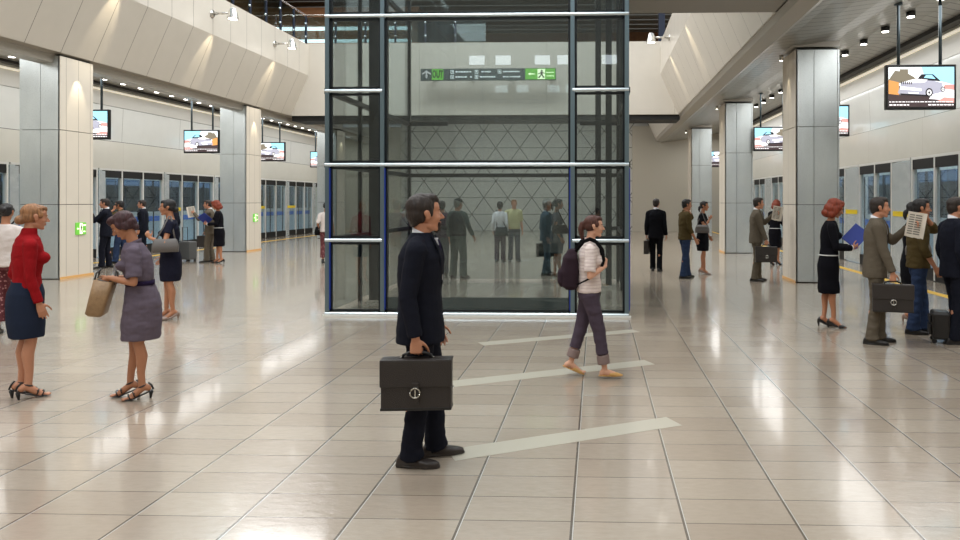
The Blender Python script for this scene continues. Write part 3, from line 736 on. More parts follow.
    def skirt(s, m, prof, wr=.005, name='skirt', smooth=4):
        b = B(); X, Y = V((1, 0, 0)), V((0, 1, 0))
        ring_loft(b, [(V((0, y, z))+s.c(z), X, Y, rx, ry) for z, rx, ry, y in prof], 28, 2.2)
        return sculpt(name, b, m, s.r, s.vox, smooth, wr, 7, random.random()*9, (1.6, 1.6, .35))
    def collar(s, m='shirt_white', r=.066, h=.042, z=1.485):
        b = B(); c = s.neck+V((0, .012, z-1.47)); n = 20
        ring_loft(b, [(c+V((0, .0, -.03)), V((1, 0, 0)), V((0, 1, .25)).normalized(), r*1.12, r*1.12), (c+V((0, -.006, .0)), V((1, 0, 0)), V((0, 1, -.30)).normalized(), r*1.03, r*1.05), (c+V((0, -.010, h)), V((1, 0, 0)), V((0, 1, -.45)).normalized(), r*.97, r*1.0)], n)
        return obj('shirt_collar', b, m, s.r, True)
    def hair(s, kind, m):
        b = B(); H = s.H
        if kind in ('short', 'short_curly', 'beard'):
            eh(b, H, (0, -.024, .050), (.084, .100, .086)); eh(b, H, (0, -.055, .005), (.076, .065, .075)); eh(b, H, (0, .03, .098), (.062, .055, .036))
            eh(b, H, (.0, .066, .086), (.048, .026, .020))
            for k in (-1, 1): eh(b, H, (k*.072, .018, .015), (.010, .014, .034), 2)
            eh(b, H, (0, -.075, -.045), (.052, .028, .035))
        elif kind == 'bob':      # full, chin length, swept back
            eh(b, H, (0, -.034, .054), (.098, .116, .094)); eh(b, H, (0, -.065, -.030), (.112, .098, .105)); eh(b, H, (0, -.088, -.105), (.100, .078, .065))
            for k in (-1, 1): eh(b, H, (k*.086, .0, -.025), (.026, .054, .085)); eh(b, H, (k*.074, .042, .030), (.020, .028, .056)); eh(b, H, (k*.084, -.03, -.10), (.034, .060, .055))
            eh(b, H, (0, .03, .105), (.068, .060, .038)); eh(b, H, (.02, .068, .085), (.050, .024, .022))
        elif kind == 'crop':     # short, full at the crown (woman)
            eh(b, H, (0, -.030, .056), (.092, .106, .088)); eh(b, H, (0, -.055, .0), (.086, .074, .078)); eh(b, H, (0, .035, .102), (.070, .060, .036)); eh(b, H, (.0, .070, .080), (.058, .026, .024))
            for k in (-1, 1): eh(b, H, (k*.076, .022, .020), (.016, .026, .048)); eh(b, H, (k*.078, -.02, -.01), (.018, .035, .05))
            eh(b, H, (0, -.078, -.060), (.060, .034, .045))
        else:                    # drawn back tight
            eh(b, H, (0, -.022, .046), (.081, .101, .086)); eh(b, H, (0, -.048, .0), (.078, .070, .065)); eh(b, H, (0, .032, .090), (.062, .055, .034)); eh(b, H, (0, .064, .080), (.048, .024, .020))
            for k in (-1, 1): eh(b, H, (k*.070, .025, .028), (.014, .026, .036))
            if kind == 'bun': eh(b, H, (0, -.135, .030), (.048, .042, .048)); eh(b, H, (0, -.10, .03), (.03, .03, .03))
            if kind == 'low_bun': eh(b, H, (0, -.110, -.040), (.050, .044, .046))
            if kind == 'ponytail':
                P = [H @ V(q) for q in ((0, -.10, .035), (0, -.140, .020), (0, -.150, -.04), (0, -.138, -.10), (0, -.128, -.155))]
                limb(b, P, [.022, .028, .032, .026, .010])
            if kind == 'side_tail':
                P = [H @ V(q) for q in ((0, -.09, -.01), (0, -.125, -.04), (.0, -.13, -.09), (0, -.12, -.15))]; limb(b, P, [.03, .034, .03, .012])
        return sculpt('hair', b, m, s.r, s.vox*.8, 4, .003 if kind not in ('short_curly',) else .005, 40, 1, (1.2, .5, .3))

SUIT = [(.80, .190, .138, -.004), (.90, .186, .136, -.004), (1.0, .176, .128, 0), (1.12, .168, .122, .004), (1.25, .182, .132, .006), (1.36, .186, .128, .002), (1.43, .160, .104, -.006), (1.49, .090, .074, -.012), (1.515, .066, .062, -.014)]
def suit(f, m, shoes='leather_black', tie=True, lap=True, vox=None):
    f.trousers(m); j = f.top('jacket', m, SUIT, 1.0, (.070, .062, .056, .046), pad=.072, wr=.005)
    f.dress_shoes(shoes); f.collar()
    c = f.c
    b = B()                                              # shirt front and lapels
    P = lambda x, y, z: V((x, y, z))+c(z)
    for dx in (0,):
        vs = [P(-.045, .088, 1.478), P(.045, .088, 1.478), P(.03, .128, 1.38), P(0, .150, 1.20), P(-.03, .128, 1.38)]
        ring = [b.verts.new(v) for v in vs]; b.faces.new(ring); top = [b.verts.new(v-V((0, .03, 0))) for v in vs]; b.faces.new(top[::-1])
        for i in range(5): b.faces.new((ring[i], top[i], top[(i+1) % 5], ring[(i+1) % 5]))
    obj('shirt_front', b, 'shirt_white', f.r)
    b = B()
    for k in (-1, 1): path_tube(b, [P(k*.062, .062, 1.495), P(k*.078, .112, 1.42), P(k*.070, .138, 1.34), P(k*.012, .146, 1.17)], [.018, .030, .026, .006], 8, .3, (0, 1, 0))
    objs('lapel', b, m, f.r, True)
    if tie:
        b = B(); path_tube(b, [P(0, .098, 1.47), P(0, .122, 1.40), P(0, .138, 1.30), P(0, .138, 1.18)], [.014, .014, .022, .024], 8, .3, (0, 1, 0)); obj('tie', b, 'tie_dark', f.r, True)
    b = B()
    for z in (1.12, 1.02): ell(b, P(.0, .128, z), .009, sub=2)
    objs('button', b, 'button_dark', f.r, True)
    return j

# ---------------------------------------------------------------- things people carry (built in the carrier's frame)
def briefcase(p, yaw=0, name='briefcase', m='leather_brown', w=.47, h=.32, d=.10):
    """p = grip centre; long side runs along local y"""
    r = empty(name, p, yaw); z1 = -.042; z0 = z1-h
    obj('body', box(B(), -d/2, d/2, -w/2, w/2, z0, z1), m, r, bevel=.012)
    b = B(); box(b, d/2-.002, d/2+.012, -w/2-.004, w/2+.004, z1-h*.52, z1+.004); box(b, -d/2-.004, d/2+.012, -w/2-.004, w/2+.004, z1-.004, z1+.012)
    fl = obj('flap', b, m, r, bevel=.006)
    b = B(); box(b, d/2+.010, d/2+.020, -.022, .022, z1-h*.86, z1-h*.42); st = obj('strap', b, m, r, bevel=.004)
    b = B(); path_tube(b, [V((d/2+.026, .030*math.cos(t), z1-h*.62+.030*math.sin(t))) for t in [2*PI*i/16 for i in range(17)]], .0055, 8); box(b, d/2+.02, d/2+.026, -.003, .003, z1-h*.72, z1-h*.56); obj('buckle', b, 'silver', st)
    b = B(); path_tube(b, [V((0, -.095, z1)), V((0, -.085, z1+.030)), V((0, -.05, z1+.044)), V((0, .05, z1+.044)), V((0, .085, z1+.030)), V((0, .095, z1))], .010, 10); obj('handle', b, 'leather_black', r, True)
    b = B(); 
    for y in (-.095, .095): path_tube(b, [V((0, y+.012*math.cos(t), z1+.008+.012*math.sin(t))) for t in [2*PI*i/12 for i in range(13)]], .003, 6)
    objs('handle_ring', b, 'silver', r, True)
    b = B(); box(b, -d/2-.002, d/2+.002, -w/2-.002, w/2+.002, z0-.002, z0+.016); obj('base_trim', b, 'leather_black', r, bevel=.003)
    return r
def shoulder_bag(p, yaw, strap_to, m='bag_grey', w=.34, h=.19, d=.09, strap_m=None):
    r = empty('shoulder_bag', p, yaw); b = B()
    ring_loft(b, [(V((0, 0, -h)), V((0, 1, 0)), V((1, 0, 0)), w*.50, d*.5), (V((0, 0, -h*.5)), V((0, 1, 0)), V((1, 0, 0)), w*.5, d*.55), (V((0, 0, -.01)), V((0, 1, 0)), V((1, 0, 0)), w*.42, d*.3), (V((0, 0, 0)), V((0, 1, 0)), V((1, 0, 0)), w*.38, d*.2)], 24, 4)
    obj('body', b, m, r, True)
    b = B(); mi = Matrix.Rotation(-yaw, 4, 'Z'); q = mi @ (V(strap_to)-V(p))
    path_tube(b, [V((0, -w*.36, -.02)), q*.55+V((0, -w*.16, 0)), q+V((0, -.012, .012)), q+V((0, .012, .012)), q*.55+V((0, w*.16, 0)), V((0, w*.36, -.02))], .011, 8, .35, (1, 0, 0)); obj('strap', b, strap_m or m, r, True)
    b = B(); box(b, d*.45, d*.5+.006, -w*.4, w*.4, -h*.35, -h*.30); obj('zip', b, 'silver', r)
    return r
def phone(p, rot):
    b = B(); box(b, -.005, .005, -.032, .032, -.065, .065); o = obj('mobile_phone', b, 'phone_black', None, bevel=.004); o.location = p; o.rotation_euler = rot; return o
def folder(p, rot, w=.23, h=.31):
    r = empty('document_folder', p); r.rotation_euler = rot
    b = B(); box(b, -w/2, w/2, -.006, -.002, -h/2, h/2); box(b, -w/2, w/2, .002, .006, -h/2, h/2); box(b, -w/2-.004, -w/2, -.006, .006, -h/2, h/2); obj('cover', b, 'folder_blue', r)
    b = B(); box(b, -w/2+.004, w/2-.006, -.002, .002, -h/2+.005, h/2-.005); obj('paper', b, 'trim_white', r); return r
def newspaper(p, rot):
    r = empty('newspaper', p); r.rotation_euler = rot
    b = B()
    for k in (-1, 1):
        pts = [V((k*.004*0, 0, 0)), V((k*.02, .10, .0)), V((k*.03, .17, 0)), V((k*.055, .20, 0))]
        for a, c in zip(pts, pts[1:]):
            q = [a+V((0, 0, -.15)), c+V((0, 0, -.16)), c+V((0, 0, .15)), a+V((0, 0, .15))]
            vs = [b.verts.new(v) for v in q]; ws = [b.verts.new(v+V((.004, 0, 0))) for v in q]
            b.faces.new(vs); b.faces.new(ws[::-1])
            for i in range(4): b.faces.new((vs[i], ws[i], ws[(i+1) % 4], vs[(i+1) % 4]))
    obj('sheets', b, 'newsprint', r)
    b = B()
    for k in (-1, 1):
        for j in range(9):
            z = .12-j*.028; x = (.006+.0225)*.5
            for ya, yb in ((.02, .075), (.085, .155)): 
                for s_ in (-.0012, .0052): 
                    xx = lambda y: k*y*.19+s_
                    poly(b, [(xx(ya), ya, z), (xx(yb), yb, z), (xx(yb), yb, z-.015), (xx(ya), ya, z-.015)])
    obj('print', b, 'news_ink', r); return r
def trolley(p, yaw=0, m='case_grey', w=.36, h=.52, d=.24, handle=.42):
    r = empty('rolling_suitcase', p, yaw)
    obj('body', box(B(), -w/2, w/2, -d/2, d/2, .05, h), m, r, bevel=.03)
    b = B(); box(b, -w/2+.04, w/2-.04, d/2, d/2+.03, .10, h*.6); box(b, -w/2+.04, w/2-.04, d/2, d/2+.025, h*.64, h-.05); objs('front_pocket', b, m, r, bevel=.012)
    for x in (-w/2+.05, w/2-.05):
        b = B(); tube(b, (x-.012, -d/2+.03, .03), (x+.012, -d/2+.03, .03), .03); tube(b, (x-.012, d/2-.03, .03), (x+.012, d/2-.03, .03), .03); objs('wheel', b, 'lamp_black', r)
    b = B(); path_tube(b, [V((-.10, -d/2+.03, h-.02)), V((-.10, -d/2+.03, h+handle)), V((.10, -d/2+.03, h+handle)), V((.10, -d/2+.03, h-.02))], .009); obj('pull_handle', b, 'lamp_black', r)
    return r
TYPES = {}
def inst(key, px, py, a, label, props=(), group=None, scale=None, cat='person', loc=None):
    """put figure `key` where its feet show at px,py; a = heading (0 right profile, 90 facing away, 180 left profile)"""
    label = label[0] if isinstance(label, tuple) else label; T = TYPES[key]; x, y = ground(px, py) if loc is None else loc
    rx, ry = ray(px) if loc is None else (x/math.hypot(x, y), y/math.hypot(x, y))
    base = math.atan2(-rx, ry)                      # perpendicular to the view ray, to the right
    rz = base + math.radians(a) - PI/2
    Mx = Matrix.Translation(V((x, y, 0))) @ Matrix.Rotation(rz, 4, 'Z') @ Matrix.Scale(scale or T['scale'], 4)
    out = []
    for i, (o, lab) in enumerate([(T['fig'], (label, cat))] + [(q, l) for q, l in zip(T['props'], props)]):
        if lab is None: continue
        c = o if (not T['used'].get(i)) else copy_tree(o); T['used'][i] = True
        off = T['off'][i]
        c.matrix_world = Mx @ off
        tag(c, lab[0], lab[1], group if i == 0 else None); out.append(c)
    return out
def deftype(key, fig, props=(), scale=1.0):
    bpy.context.view_layer.update()
    off = [fig.matrix_basis.copy()] + [p.matrix_basis.copy() for p in props]
    TYPES[key] = dict(fig=fig, props=list(props), off=off, scale=scale, used={})
# ================================================================ the people of the photograph
R = math.radians
BG = .0115
def hang(f, k, fwd=.03, out=.055, z=.872, curl=.45, bend=-1, **kw):
    f.arm(k, (k*(f.sw+out), fwd, z), pole=(k*.15, -1, 0), n=(-k, .15, 0), curl=curl, **kw)
GRIPC = (1.15, 1.2, 1.2, 1.25)

# -- the man in the foreground
f = Fig(vox=.0075, lean=R(1.5), skin='skin', head_pose=(R(26), R(2), 0), hscale=1.05, head_fwd=-.018)
f.arm(1, (.250, .0, .862), pole=(.15, -1, 0), d=(0, .02, -1), n=(-1, 0, 0), curls=GRIPC, thumb=.6); hang(f, -1, fwd=.05)
f.leg(1, (.095, -.065, .09), toe=R(-8), foot=False); f.leg(-1, (-.095, .07, .09), toe=R(12), foot=False)
f.finish(); S0 = SUIT[:]; SUIT[:] = [(a, x_*1.04, y_*1.12, c-.004) for a, x_, y_, c in SUIT]; suit(f, 'suit_navy', 'shoe_brown'); SUIT[:] = S0; f.hair('short', 'hair_brown')
b = B(); eh(b, f.H, (0, .074, -.096), (.031, .026, .025)); eh(b, f.H, (0, .090, -.079), (.018, .011, .012), 2)
for k in (-1, 1): eh(b, f.H, (k*.024, .082, -.068), (.006, .012, .022), 2); 
eh(b, f.H, (0, .0935, -.044), (.026, .006, .004), 2)
sculpt('beard', b, 'hair_brown', f.r, .005, 2)
bc = briefcase((.230, .006, .767), w=.435, h=.305)
deftype('man', f.r, [bc], 1.0)
inst('man', 422, 461, -9, ('man in navy suit and goatee standing in the foreground in profile', 'person'), [('big dark brown leather briefcase held by the foreground man', 'briefcase')])

# -- woman in the red top
f = Fig(fem=True, vox=.0080, lean=R(3), skin='skin', head_pose=(R(6), R(-8), 0))
hang(f, 1, fwd=.06, out=.03, z=.865, curl=.3); hang(f, -1, fwd=.05, out=.04, z=.90)
f.leg(1, (.07, .0, .125), toe=R(-4), pitch=R(24)); f.leg(-1, (-.07, -.03, .125), toe=R(8), pitch=R(24))
f.finish(lips='lips_red', brow='hair_blond')
f.top('red_knit_top', 'knit_red', [(1.00, .150, .112, .002), (1.10, .128, .102, .006), (1.22, .142, .118, .010), (1.30, .148, .120, .006), (1.38, .144, .108, -.004), (1.44, .120, .088, -.012), (1.475, .068, .064, -.014), (1.54, .055, .056, -.012)], 1.0, (.056, .050, .044, .036), bust=.042, pad=.056, wr=.004)
f.skirt('denim_dark', [(.55, .168, .132, -.004), (.68, .180, .144, -.010), (.85, .174, .140, -.016), (.95, .168, .138, -.010), (1.03, .142, .114, 0), (1.06, .135, .108, 0)], name='denim_skirt')
f.heels('leather_black', strappy=True); f.hair('low_bun', 'hair_blond')
deftype('red', f.r, [], .965)
inst('red', 27, 397, 8, ('blond woman in red knit top and dark denim skirt at the left edge', 'person'))

# -- woman in the grey dress looking into her bag
f = Fig(fem=True, vox=.0080, lean=R(8), skin='skin_tan', head_pose=(R(0), R(-36), 0), head_fwd=.03)
f.arm(1, (.10, .25, 1.14), pole=(.5, -.6, -.9), d=(-.3, .6, -.5), n=(-1, 0, -.3), curl=.6); f.arm(-1, (-.10, .24, 1.16), pole=(-.5, -.6, -.9), d=(.3, .6, -.5), n=(1, 0, -.3), curl=.6)
f.leg(1, (.075, .10, .12), toe=R(-6), pitch=R(24)); f.leg(-1, (-.075, -.02, .12), toe=R(8), pitch=R(24))
f.finish(lips='lips_red', brow='hair_wine')
f.top('dress', 'dress_grey', [(.56, .180, .160, .0), (.70, .192, .168, -.006), (.88, .188, .158, -.014), (.98, .172, .140, -.008), (1.09, .136, .112, .002), (1.12, .138, .114, .002), (1.24, .160, .130, .006), (1.34, .160, .124, 0), (1.42, .140, .100, -.008), (1.475, .080, .072, -.012)], .42, (.066, .066, .05, .045), bust=.045, pad=.062, wr=.007)
b = B(); ring_loft(b, [(V((0, .002, 1.075))+f.c(1.075), V((1, 0, 0)), V((0, 1, 0)), .147, .121), (V((0, .002, 1.115))+f.c(1.11), V((1, 0, 0)), V((0, 1, 0)), .146, .121)], 24, 2.4); obj('belt', b, 'tie_dark', f.r, True)
f.collar('dress_grey', .066, .012, 1.48); f.heels('leather_black', strappy=True); f.hair('crop', 'hair_wine')
r = empty('tote_bag', (0, .28, 1.13)); r.rotation_euler = (R(10), 0, 0); X, Y = V((1, 0, 0)), V((0, 1, 0))
b = B(); ring_loft(b, [(V((0, .02, -.33)), X, Y, .125, .055), (V((0, .02, -.31)), X, Y, .150, .075), (V((0, .01, -.15)), X, Y, .150, .080), (V((0, .0, .0)), X, Y, .140, .085)], 28, 5)
obj('body', b, 'leather_bag', r, True)
for s_ in (-1, 1):
    b = B(); path_tube(b, [V((-.07, s_*.08, -.03)), V((-.06, s_*.075, .06)), V((0, s_*.06, .10)), V((.06, s_*.075, .06)), V((.07, s_*.08, -.03))], .008, 8); obj('handle', b, 'leather_brown', r, True)
b = B(); ell(b, (.0, .0, .0), (.125, .07, .012), sub=2); obj('opening', b, 'leather_brown', r, True)
deftype('greydress', f.r, [r], .92)
inst('greydress', 141, 397, 172, ('woman in grey belted dress looking down into her tan tote bag', 'person'), [('tan leather tote bag held open by the woman in the grey dress', 'bag')])

# -- backpack woman, walking
f = Fig(fem=True, vox=.0078, lean=R(3), skin='skin_pale', head_pose=(R(0), R(-4), 0))
f.arm(1, (.085, .17, 1.215), pole=(.6, -.5, -1), d=(-.35, .1, .9), n=(-.6, -.8, 0), curl=.9); f.arm(-1, (-.10, .16, 1.18), pole=(-.6, -.5, -1), d=(.3, .2, .9), n=(.6, -.8, 0), curl=.9)
f.leg(1, (.07, .17, .075), toe=R(-4)); f.leg(-1, (-.07, -.20, .125), toe=R(4), pitch=R(24), foot=True)
f.finish(brow='hair_auburn')
f.top('striped_blouse', 'blouse_stripe', [(.93, .172, .135, .0), (1.0, .162, .130, .004), (1.10, .142, .122, .008), (1.22, .152, .130, .010), (1.32, .154, .122, .002), (1.40, .140, .100, -.006), (1.47, .076, .070, -.012)], .42, (.064, .062, .05, .045), bust=.042, pad=.060, wr=.006)
f.trousers('trousers_slate', 1.03, (.098, .086, .072, .066, .066), hem=.17, hip=(.168, .122), name='cropped_trousers')
for k in (1, -1):
    b = B(); hp, kn, an = f.legs[k][:3]; tube(b, kn.lerp(an, .62), kn.lerp(an, .86), .067, .069, 18); sculpt('trouser_cuff', b, 'cuff_pale', f.r, .008, 2)
f.collar('blouse_pink', .064, .014, 1.48)
for k in (1, -1):                                    # backless flats
    Q = f.legs[k][5]; b = B(); P = lambda x, y, z: Q @ V((x, y, z)); ax = Q.to_3x3() @ V((1, 0, 0)); az = Q.to_3x3() @ V((0, 0, 1)); zs = .0
    ring_loft(b, [(P(0, -.068, -.070), ax, az, .022, .007), (P(0, -.02, -.070), ax, az, .033, .008), (P(0, .06, -.070), ax, az, .036, .008), (P(0, .12, -.070), ax, az, .044, .008), (P(0, .17, -.068), ax, az, .036, .008), (P(0, .195, -.066), ax, az, .014, .006)], 18)
    ring_loft(b, [(P(0, .05, -.052), ax, az, .040, .026), (P(0, .10, -.054), ax, az, .044, .024), (P(0, .15, -.060), ax, az, .038, .018), (P(0, .19, -.066), ax, az, .02, .010)], 18)
    sculpt('flat_shoe', b, 'leather_tan', f.r, .006, 2)
f.hair('ponytail', 'hair_auburn')
b = B(); q = f.H @ V((0, -.112, .03)); ell(b, q, (.022, .014, .022), sub=2); obj('hair_band', b, 'sign_orange' if 'sign_orange' in MATS else 'platform_yellow', f.r, True)
r = empty('backpack', (0, -.20, 1.20))
b = B(); ring_loft(b, [(V((0, .0, -.24)), X, Y, .13, .055), (V((0, -.01, -.20)), X, Y, .155, .095), (V((0, -.012, -.05)), X, Y, .150, .100), (V((0, .0, .10)), X, Y, .135, .080), (V((0, .025, .19)), X, Y, .085, .045)], 26, 3)
sculpt('body', b, 'backpack_dark', r, .008, 4, .006)
b = B(); ring_loft(b, [(V((0, -.085, -.21)), X, Y, .10, .03), (V((0, -.10, -.16)), X, Y, .115, .045), (V((0, -.10, -.05)), X, Y, .105, .040), (V((0, -.08, -.01)), X, Y, .08, .02)], 22, 3); sculpt('front_pocket', b, 'backpack_dark', r, .008, 3)
for k in (1, -1):
    b = B(); pts = [V((k*.085, .05, .17)), V((k*.112, .13, .275)), V((k*.118, .20, .305)), V((k*.115, .27, .275)), V((k*.112, .335, .19)), V((k*.118, .350, .08)), V((k*.142, .31, -.04)), V((k*.165, .20, -.11)), V((k*.15, .06, -.18))]
    path_tube(b, pts, [.018, .021, .022, .021, .020, .019, .014, .010, .008], 10, .35, (k, 0, 0)); obj('shoulder_strap', b, 'bag_black', r, True)
deftype('backpack', f.r, [r], .90)
inst('backpack', 589, 377, 4, ('walking woman with ponytail, striped blouse and cropped trousers before the tower', 'person'), [('dark backpack worn by the walking woman', 'backpack')])

# -- woman in a plain dress with shoulder bag (used by the platform and behind the glass)
def dress_woman(key, k, m, hair='low_bun', bagm='bag_grey', skin='skin_tan', raise_=True, hair_m='hair_black', bag=True):
    f = Fig(fem=True, vox=BG if key != 'navy' else .009, lean=R(1), skin=skin, head_pose=(0, R(-3), 0))
    o = -k
    if raise_: f.arm(k, (k*.10, .24, 1.20) if key == 'navy' else (k*.07, .17, 1.32), pole=(k*.6, -.2, -1), d=(-k*.2, .5, .8), n=(-k, -.3, 0), curl=.8)
    else: hang(f, k, fwd=.05, z=.90)
    hang(f, o, fwd=.10, z=.90)
    f.leg(1, (.07, .05, .125), toe=R(-6), pitch=R(24)); f.leg(-1, (-.07, -.04, .125), toe=R(8), pitch=R(24))
    f.finish(detail=key == 'navy')
    f.top('dress', m, [(.56, .150, .130, -.004), (.68, .168, .146, -.008), (.88, .176, .144, -.012), (.96, .166, .132, -.006), (1.09, .128, .102, .002), (1.22, .145, .118, .006), (1.32, .146, .114, 0), (1.40, .128, .092, -.008), (1.465, .074, .066, -.012)], .25, (.058, .056, .05, .045), bust=.035, pad=.060, wr=.005)
    f.heels('heel_grey'); f.hair(hair, hair_m)
    props = []
    if bag: props = [shoulder_bag((k*.235, .04, 1.19), 0, (k*.135, -.01, 1.50), bagm)]
    deftype(key, f.r, props, .99)
dress_woman('navy', -1, 'dress_navy')
inst('navy', 170, 319, 176, ('woman in sleeveless navy dress facing left with a grey shoulder bag', 'person'), [('grey shoulder bag of the woman in the navy dress', 'bag')])
dress_woman('blackdress', 1, 'suit_black', 'side_tail')
inst('blackdress', 703, 274, -14, ('woman in short black dress, hand at chin, right of the brown-shirted man', 'person'), [('grey handbag on the shoulder of the woman in black dress beyond the tower', 'bag')], scale=.97)
inst('blackdress', 912, 323, 10, ('woman in black dress mostly hidden behind the man in jeans at right', 'person'), [None and 0 or ('grey handbag of the woman hidden behind the jeans man', 'bag')], scale=.97)
inst('blackdress', 134, 260, 170, ('dark dressed woman third in the left queue, hidden behind the grey dress woman', 'person'), [(None)], scale=.97) if False else None
dress_woman('glassdress', 1, 'trousers_grey', 'ponytail', 'bag_black', raise_=False)
inst('glassdress', 557, 278.6, 8, ('ponytailed woman in grey skirt dress seen through the tower glass', 'person'), [('small black bag of the ponytailed woman behind the glass', 'bag')], scale=1.0)

# -- white blouse, floral maroon trousers, black strap bag
f = Fig(fem=True, vox=BG, skin='skin_tan', head_pose=(0, R(-3), 0)); hang(f, 1, fwd=.06, z=.90); hang(f, -1, fwd=.03, z=.90)
f.leg(1, (.08, .05, .09), toe=R(-6), foot=False); f.leg(-1, (-.08, -.04, .09), toe=R(8), foot=False); f.finish(detail=False)
f.top('blouse', 'blouse_white', [(.90, .175, .138, 0), (1.0, .160, .126, .002), (1.10, .138, .110, .004), (1.24, .150, .122, .008), (1.34, .148, .114, 0), (1.41, .130, .094, -.008), (1.475, .072, .066, -.012)], .45, (.062, .060, .05, .045), bust=.036, pad=.058, wr=.006)
f.trousers('floral_maroon', 1.0, (.098, .086, .078, .080, .084), hem=.07, hip=(.168, .122)); f.dress_shoes('leather_black', .85); f.hair('bun', 'hair_black')
bg = shoulder_bag((-.225, -.02, 1.05), 0, (.09, -.0, 1.50), 'bag_black', w=.36, h=.24, d=.10)
deftype('floral', f.r, [bg], .96)
inst('floral', 6, 333, 70, ('dark-haired woman in white blouse half hidden behind the red top woman', 'person'), [('black shoulder bag of the white blouse woman at the left edge', 'bag')])
inst('floral', 326, 263, 75, ('woman in pale blouse and maroon trousers left of the glass tower', 'person'), [('black strap bag of the woman beside the tower edge', 'bag')], scale=.95)

# -- business suits
def suit_type(key, m, side, fold=False, skin='skin', hair='hair_brown', news=False, case=True, vox=BG, shoes='leather_black'):
    f = Fig(vox=vox, lean=R(3 if news else 1), skin=skin, head_pose=(0, R(-2), 0)); k = side; props = []
    fw = .16 if news else .04
    if fold:
        f.arm(1, (-.02, .27, 1.28), pole=(.7, -.2, -1), d=(-.9, .2, .35), n=(0, -1, 0), curl=.5); f.arm(-1, (-.04, .30, 1.38), pole=(-.7, -.2, -1), d=(.1, .5, .8), n=(.9, -.3, 0), curl=.7)
    else:
        f.arm(k, (k*.24, fw, .875), pole=(k*.15, -1, 0), d=(0, .02, -1), n=(-k, 0, 0), curls=GRIPC, thumb=.6)
        if news: f.arm(-k, (-k*.10, .38, 1.40), pole=(-k*.6, -.1, -1), d=(k*.1, .9, .3), n=(k, 0, .2), curl=.8)
        else: hang(f, -k, fwd=.05)
    f.leg(1, (.09, -.06, .09), toe=R(-8), foot=False); f.leg(-1, (-.09, .06, .09), toe=R(12), foot=False); f.finish(detail=vox < .01)
    suit(f, m, shoes, tie=True); f.hair('short', hair)
    if case: props.append(briefcase((k*.222, fw, .773), w=.44, h=.31))
    if news: props.append(newspaper((-k*.07, .36, 1.45), (R(-10), 0, R(8))))
    deftype(key, f.r, props, 1.0)
suit_type('grey', 'suit_grey', 1, news=True, vox=.0090)
NEWS = 'newspaper held up by the '
inst('grey', 875, 343, 8, ('man in grey-brown suit with briefcase in the right foreground queue', 'person'), [('dark leather briefcase held by the grey suited man at right', 'briefcase'), (NEWS+'grey suited man at right', 'newspaper')])
inst('grey', 756, 281, 12, ('grey suited man with black briefcase between the two right columns', 'person'), [('black briefcase of the grey suited man between the columns', 'briefcase'), (NEWS+'grey suited man between the right columns', 'newspaper')], scale=1.01)
inst('grey', 210, 262, 168, ('grey suited man reading a newspaper by the second left column', 'person'), [('dark briefcase hanging beside the newspaper reader on the left platform', 'briefcase'), (NEWS+'grey suited reader on the left platform', 'newspaper')], scale=.98)
suit_type('dark_left', 'suit_black', -1)
inst('dark_left', 656, 271, 80, ('man in black suit seen from behind, right of the glass tower', 'person'), [('black briefcase held by the black suited man seen from behind', 'briefcase')])
suit_type('dark', 'suit_navy', 1, case=False, vox=.0090)
inst('dark', 954, 343, 30, ('man in dark navy suit cut off by the right edge', 'person'))
inst('dark', 143, 259, 168, ('man in navy suit standing right in the left queue before the train', 'person'), scale=.98)
inst('dark', 172, 262, 150, ('dark jacketed person behind the navy dress woman on the left platform', 'person'), scale=.98)
suit_type('folded', 'suit_navy', 1, fold=True, case=False)
inst('folded', 106, 268, 165, ('man in dark suit with arms folded at the head of the left queue', 'person'))
suit_type('glass_suit', 'suit_blue_grey', -1, hair='hair_grey')
inst('glass_suit', 546, 275, 15, ('businessman in blue-grey suit seen through the tower glass', 'person'), [('briefcase of the blue-grey suited man behind the glass', 'briefcase')], scale=.97)
tr = trolley((0, 0, 0), 0, 'leather_black', w=.30, h=.38, d=.2, handle=.0)
x, y = ground(940, 342); tr.location = (x, y, 0); tr.rotation_euler = (0, 0, R(70)); tag(tr, 'small black wheeled case standing at the navy suited man at right edge', 'suitcase')
tr = trolley((0, 0, 0), 0, 'case_grey', w=.40, h=.56, d=.26, handle=.40)
x, y = ground(188, 261); tr.location = (x, y, 0); tr.rotation_euler = (0, 0, R(-18)); tag(tr, 'grey wheeled suitcase standing behind the navy dress woman', 'suitcase')

# -- the man in the brown shirt and jeans, on the phone
f = Fig(vox=.0090, lean=R(2), skin='skin_tan', head_pose=(R(-4), R(-3), 0))
hang(f, 1, fwd=.14, out=.05, z=.885, curl=.5); f.arm(-1, (-.115, .13, 1.52), pole=(-.7, .3, -1), d=(.1, -.1, .95), n=(.9, -.4, 0), curl=.9)
f.leg(1, (.10, -.10, .09), toe=R(-10), foot=False); f.leg(-1, (-.10, .10, .09), toe=R(12), foot=False); f.finish()
f.top('shirt', 'shirt_brown', [(.86, .190, .140, 0), (.95, .184, .134, 0), (1.10, .168, .124, .004), (1.25, .180, .132, .006), (1.36, .184, .124, .0), (1.43, .152, .098, -.008), (1.49, .082, .072, -.014)], .72, (.068, .062, .056, .050), pad=.068, wr=.009)
f.collar('shirt_brown', .068, .012, 1.49)
f.trousers('denim_blue', 1.0, (.104, .090, .076, .076, .082), wr=.009); f.dress_shoes('leather_black'); f.hair('short_curly', 'hair_black')
ph = phone((-.098, .085, 1.60), (R(10), 0, 0)); deftype('casual', f.r, [ph], .99)
inst('casual', 918, 333, 15, ('man in olive brown shirt and jeans phoning in the right queue', 'person'), [('black mobile phone at the ear of the jeans man in the right queue', 'phone')])
inst('casual', 685, 278, 25, ('man in brown shirt and jeans phoning near the tower', 'person'), [('phone at the ear of the brown-shirted man near the tower', 'phone')])
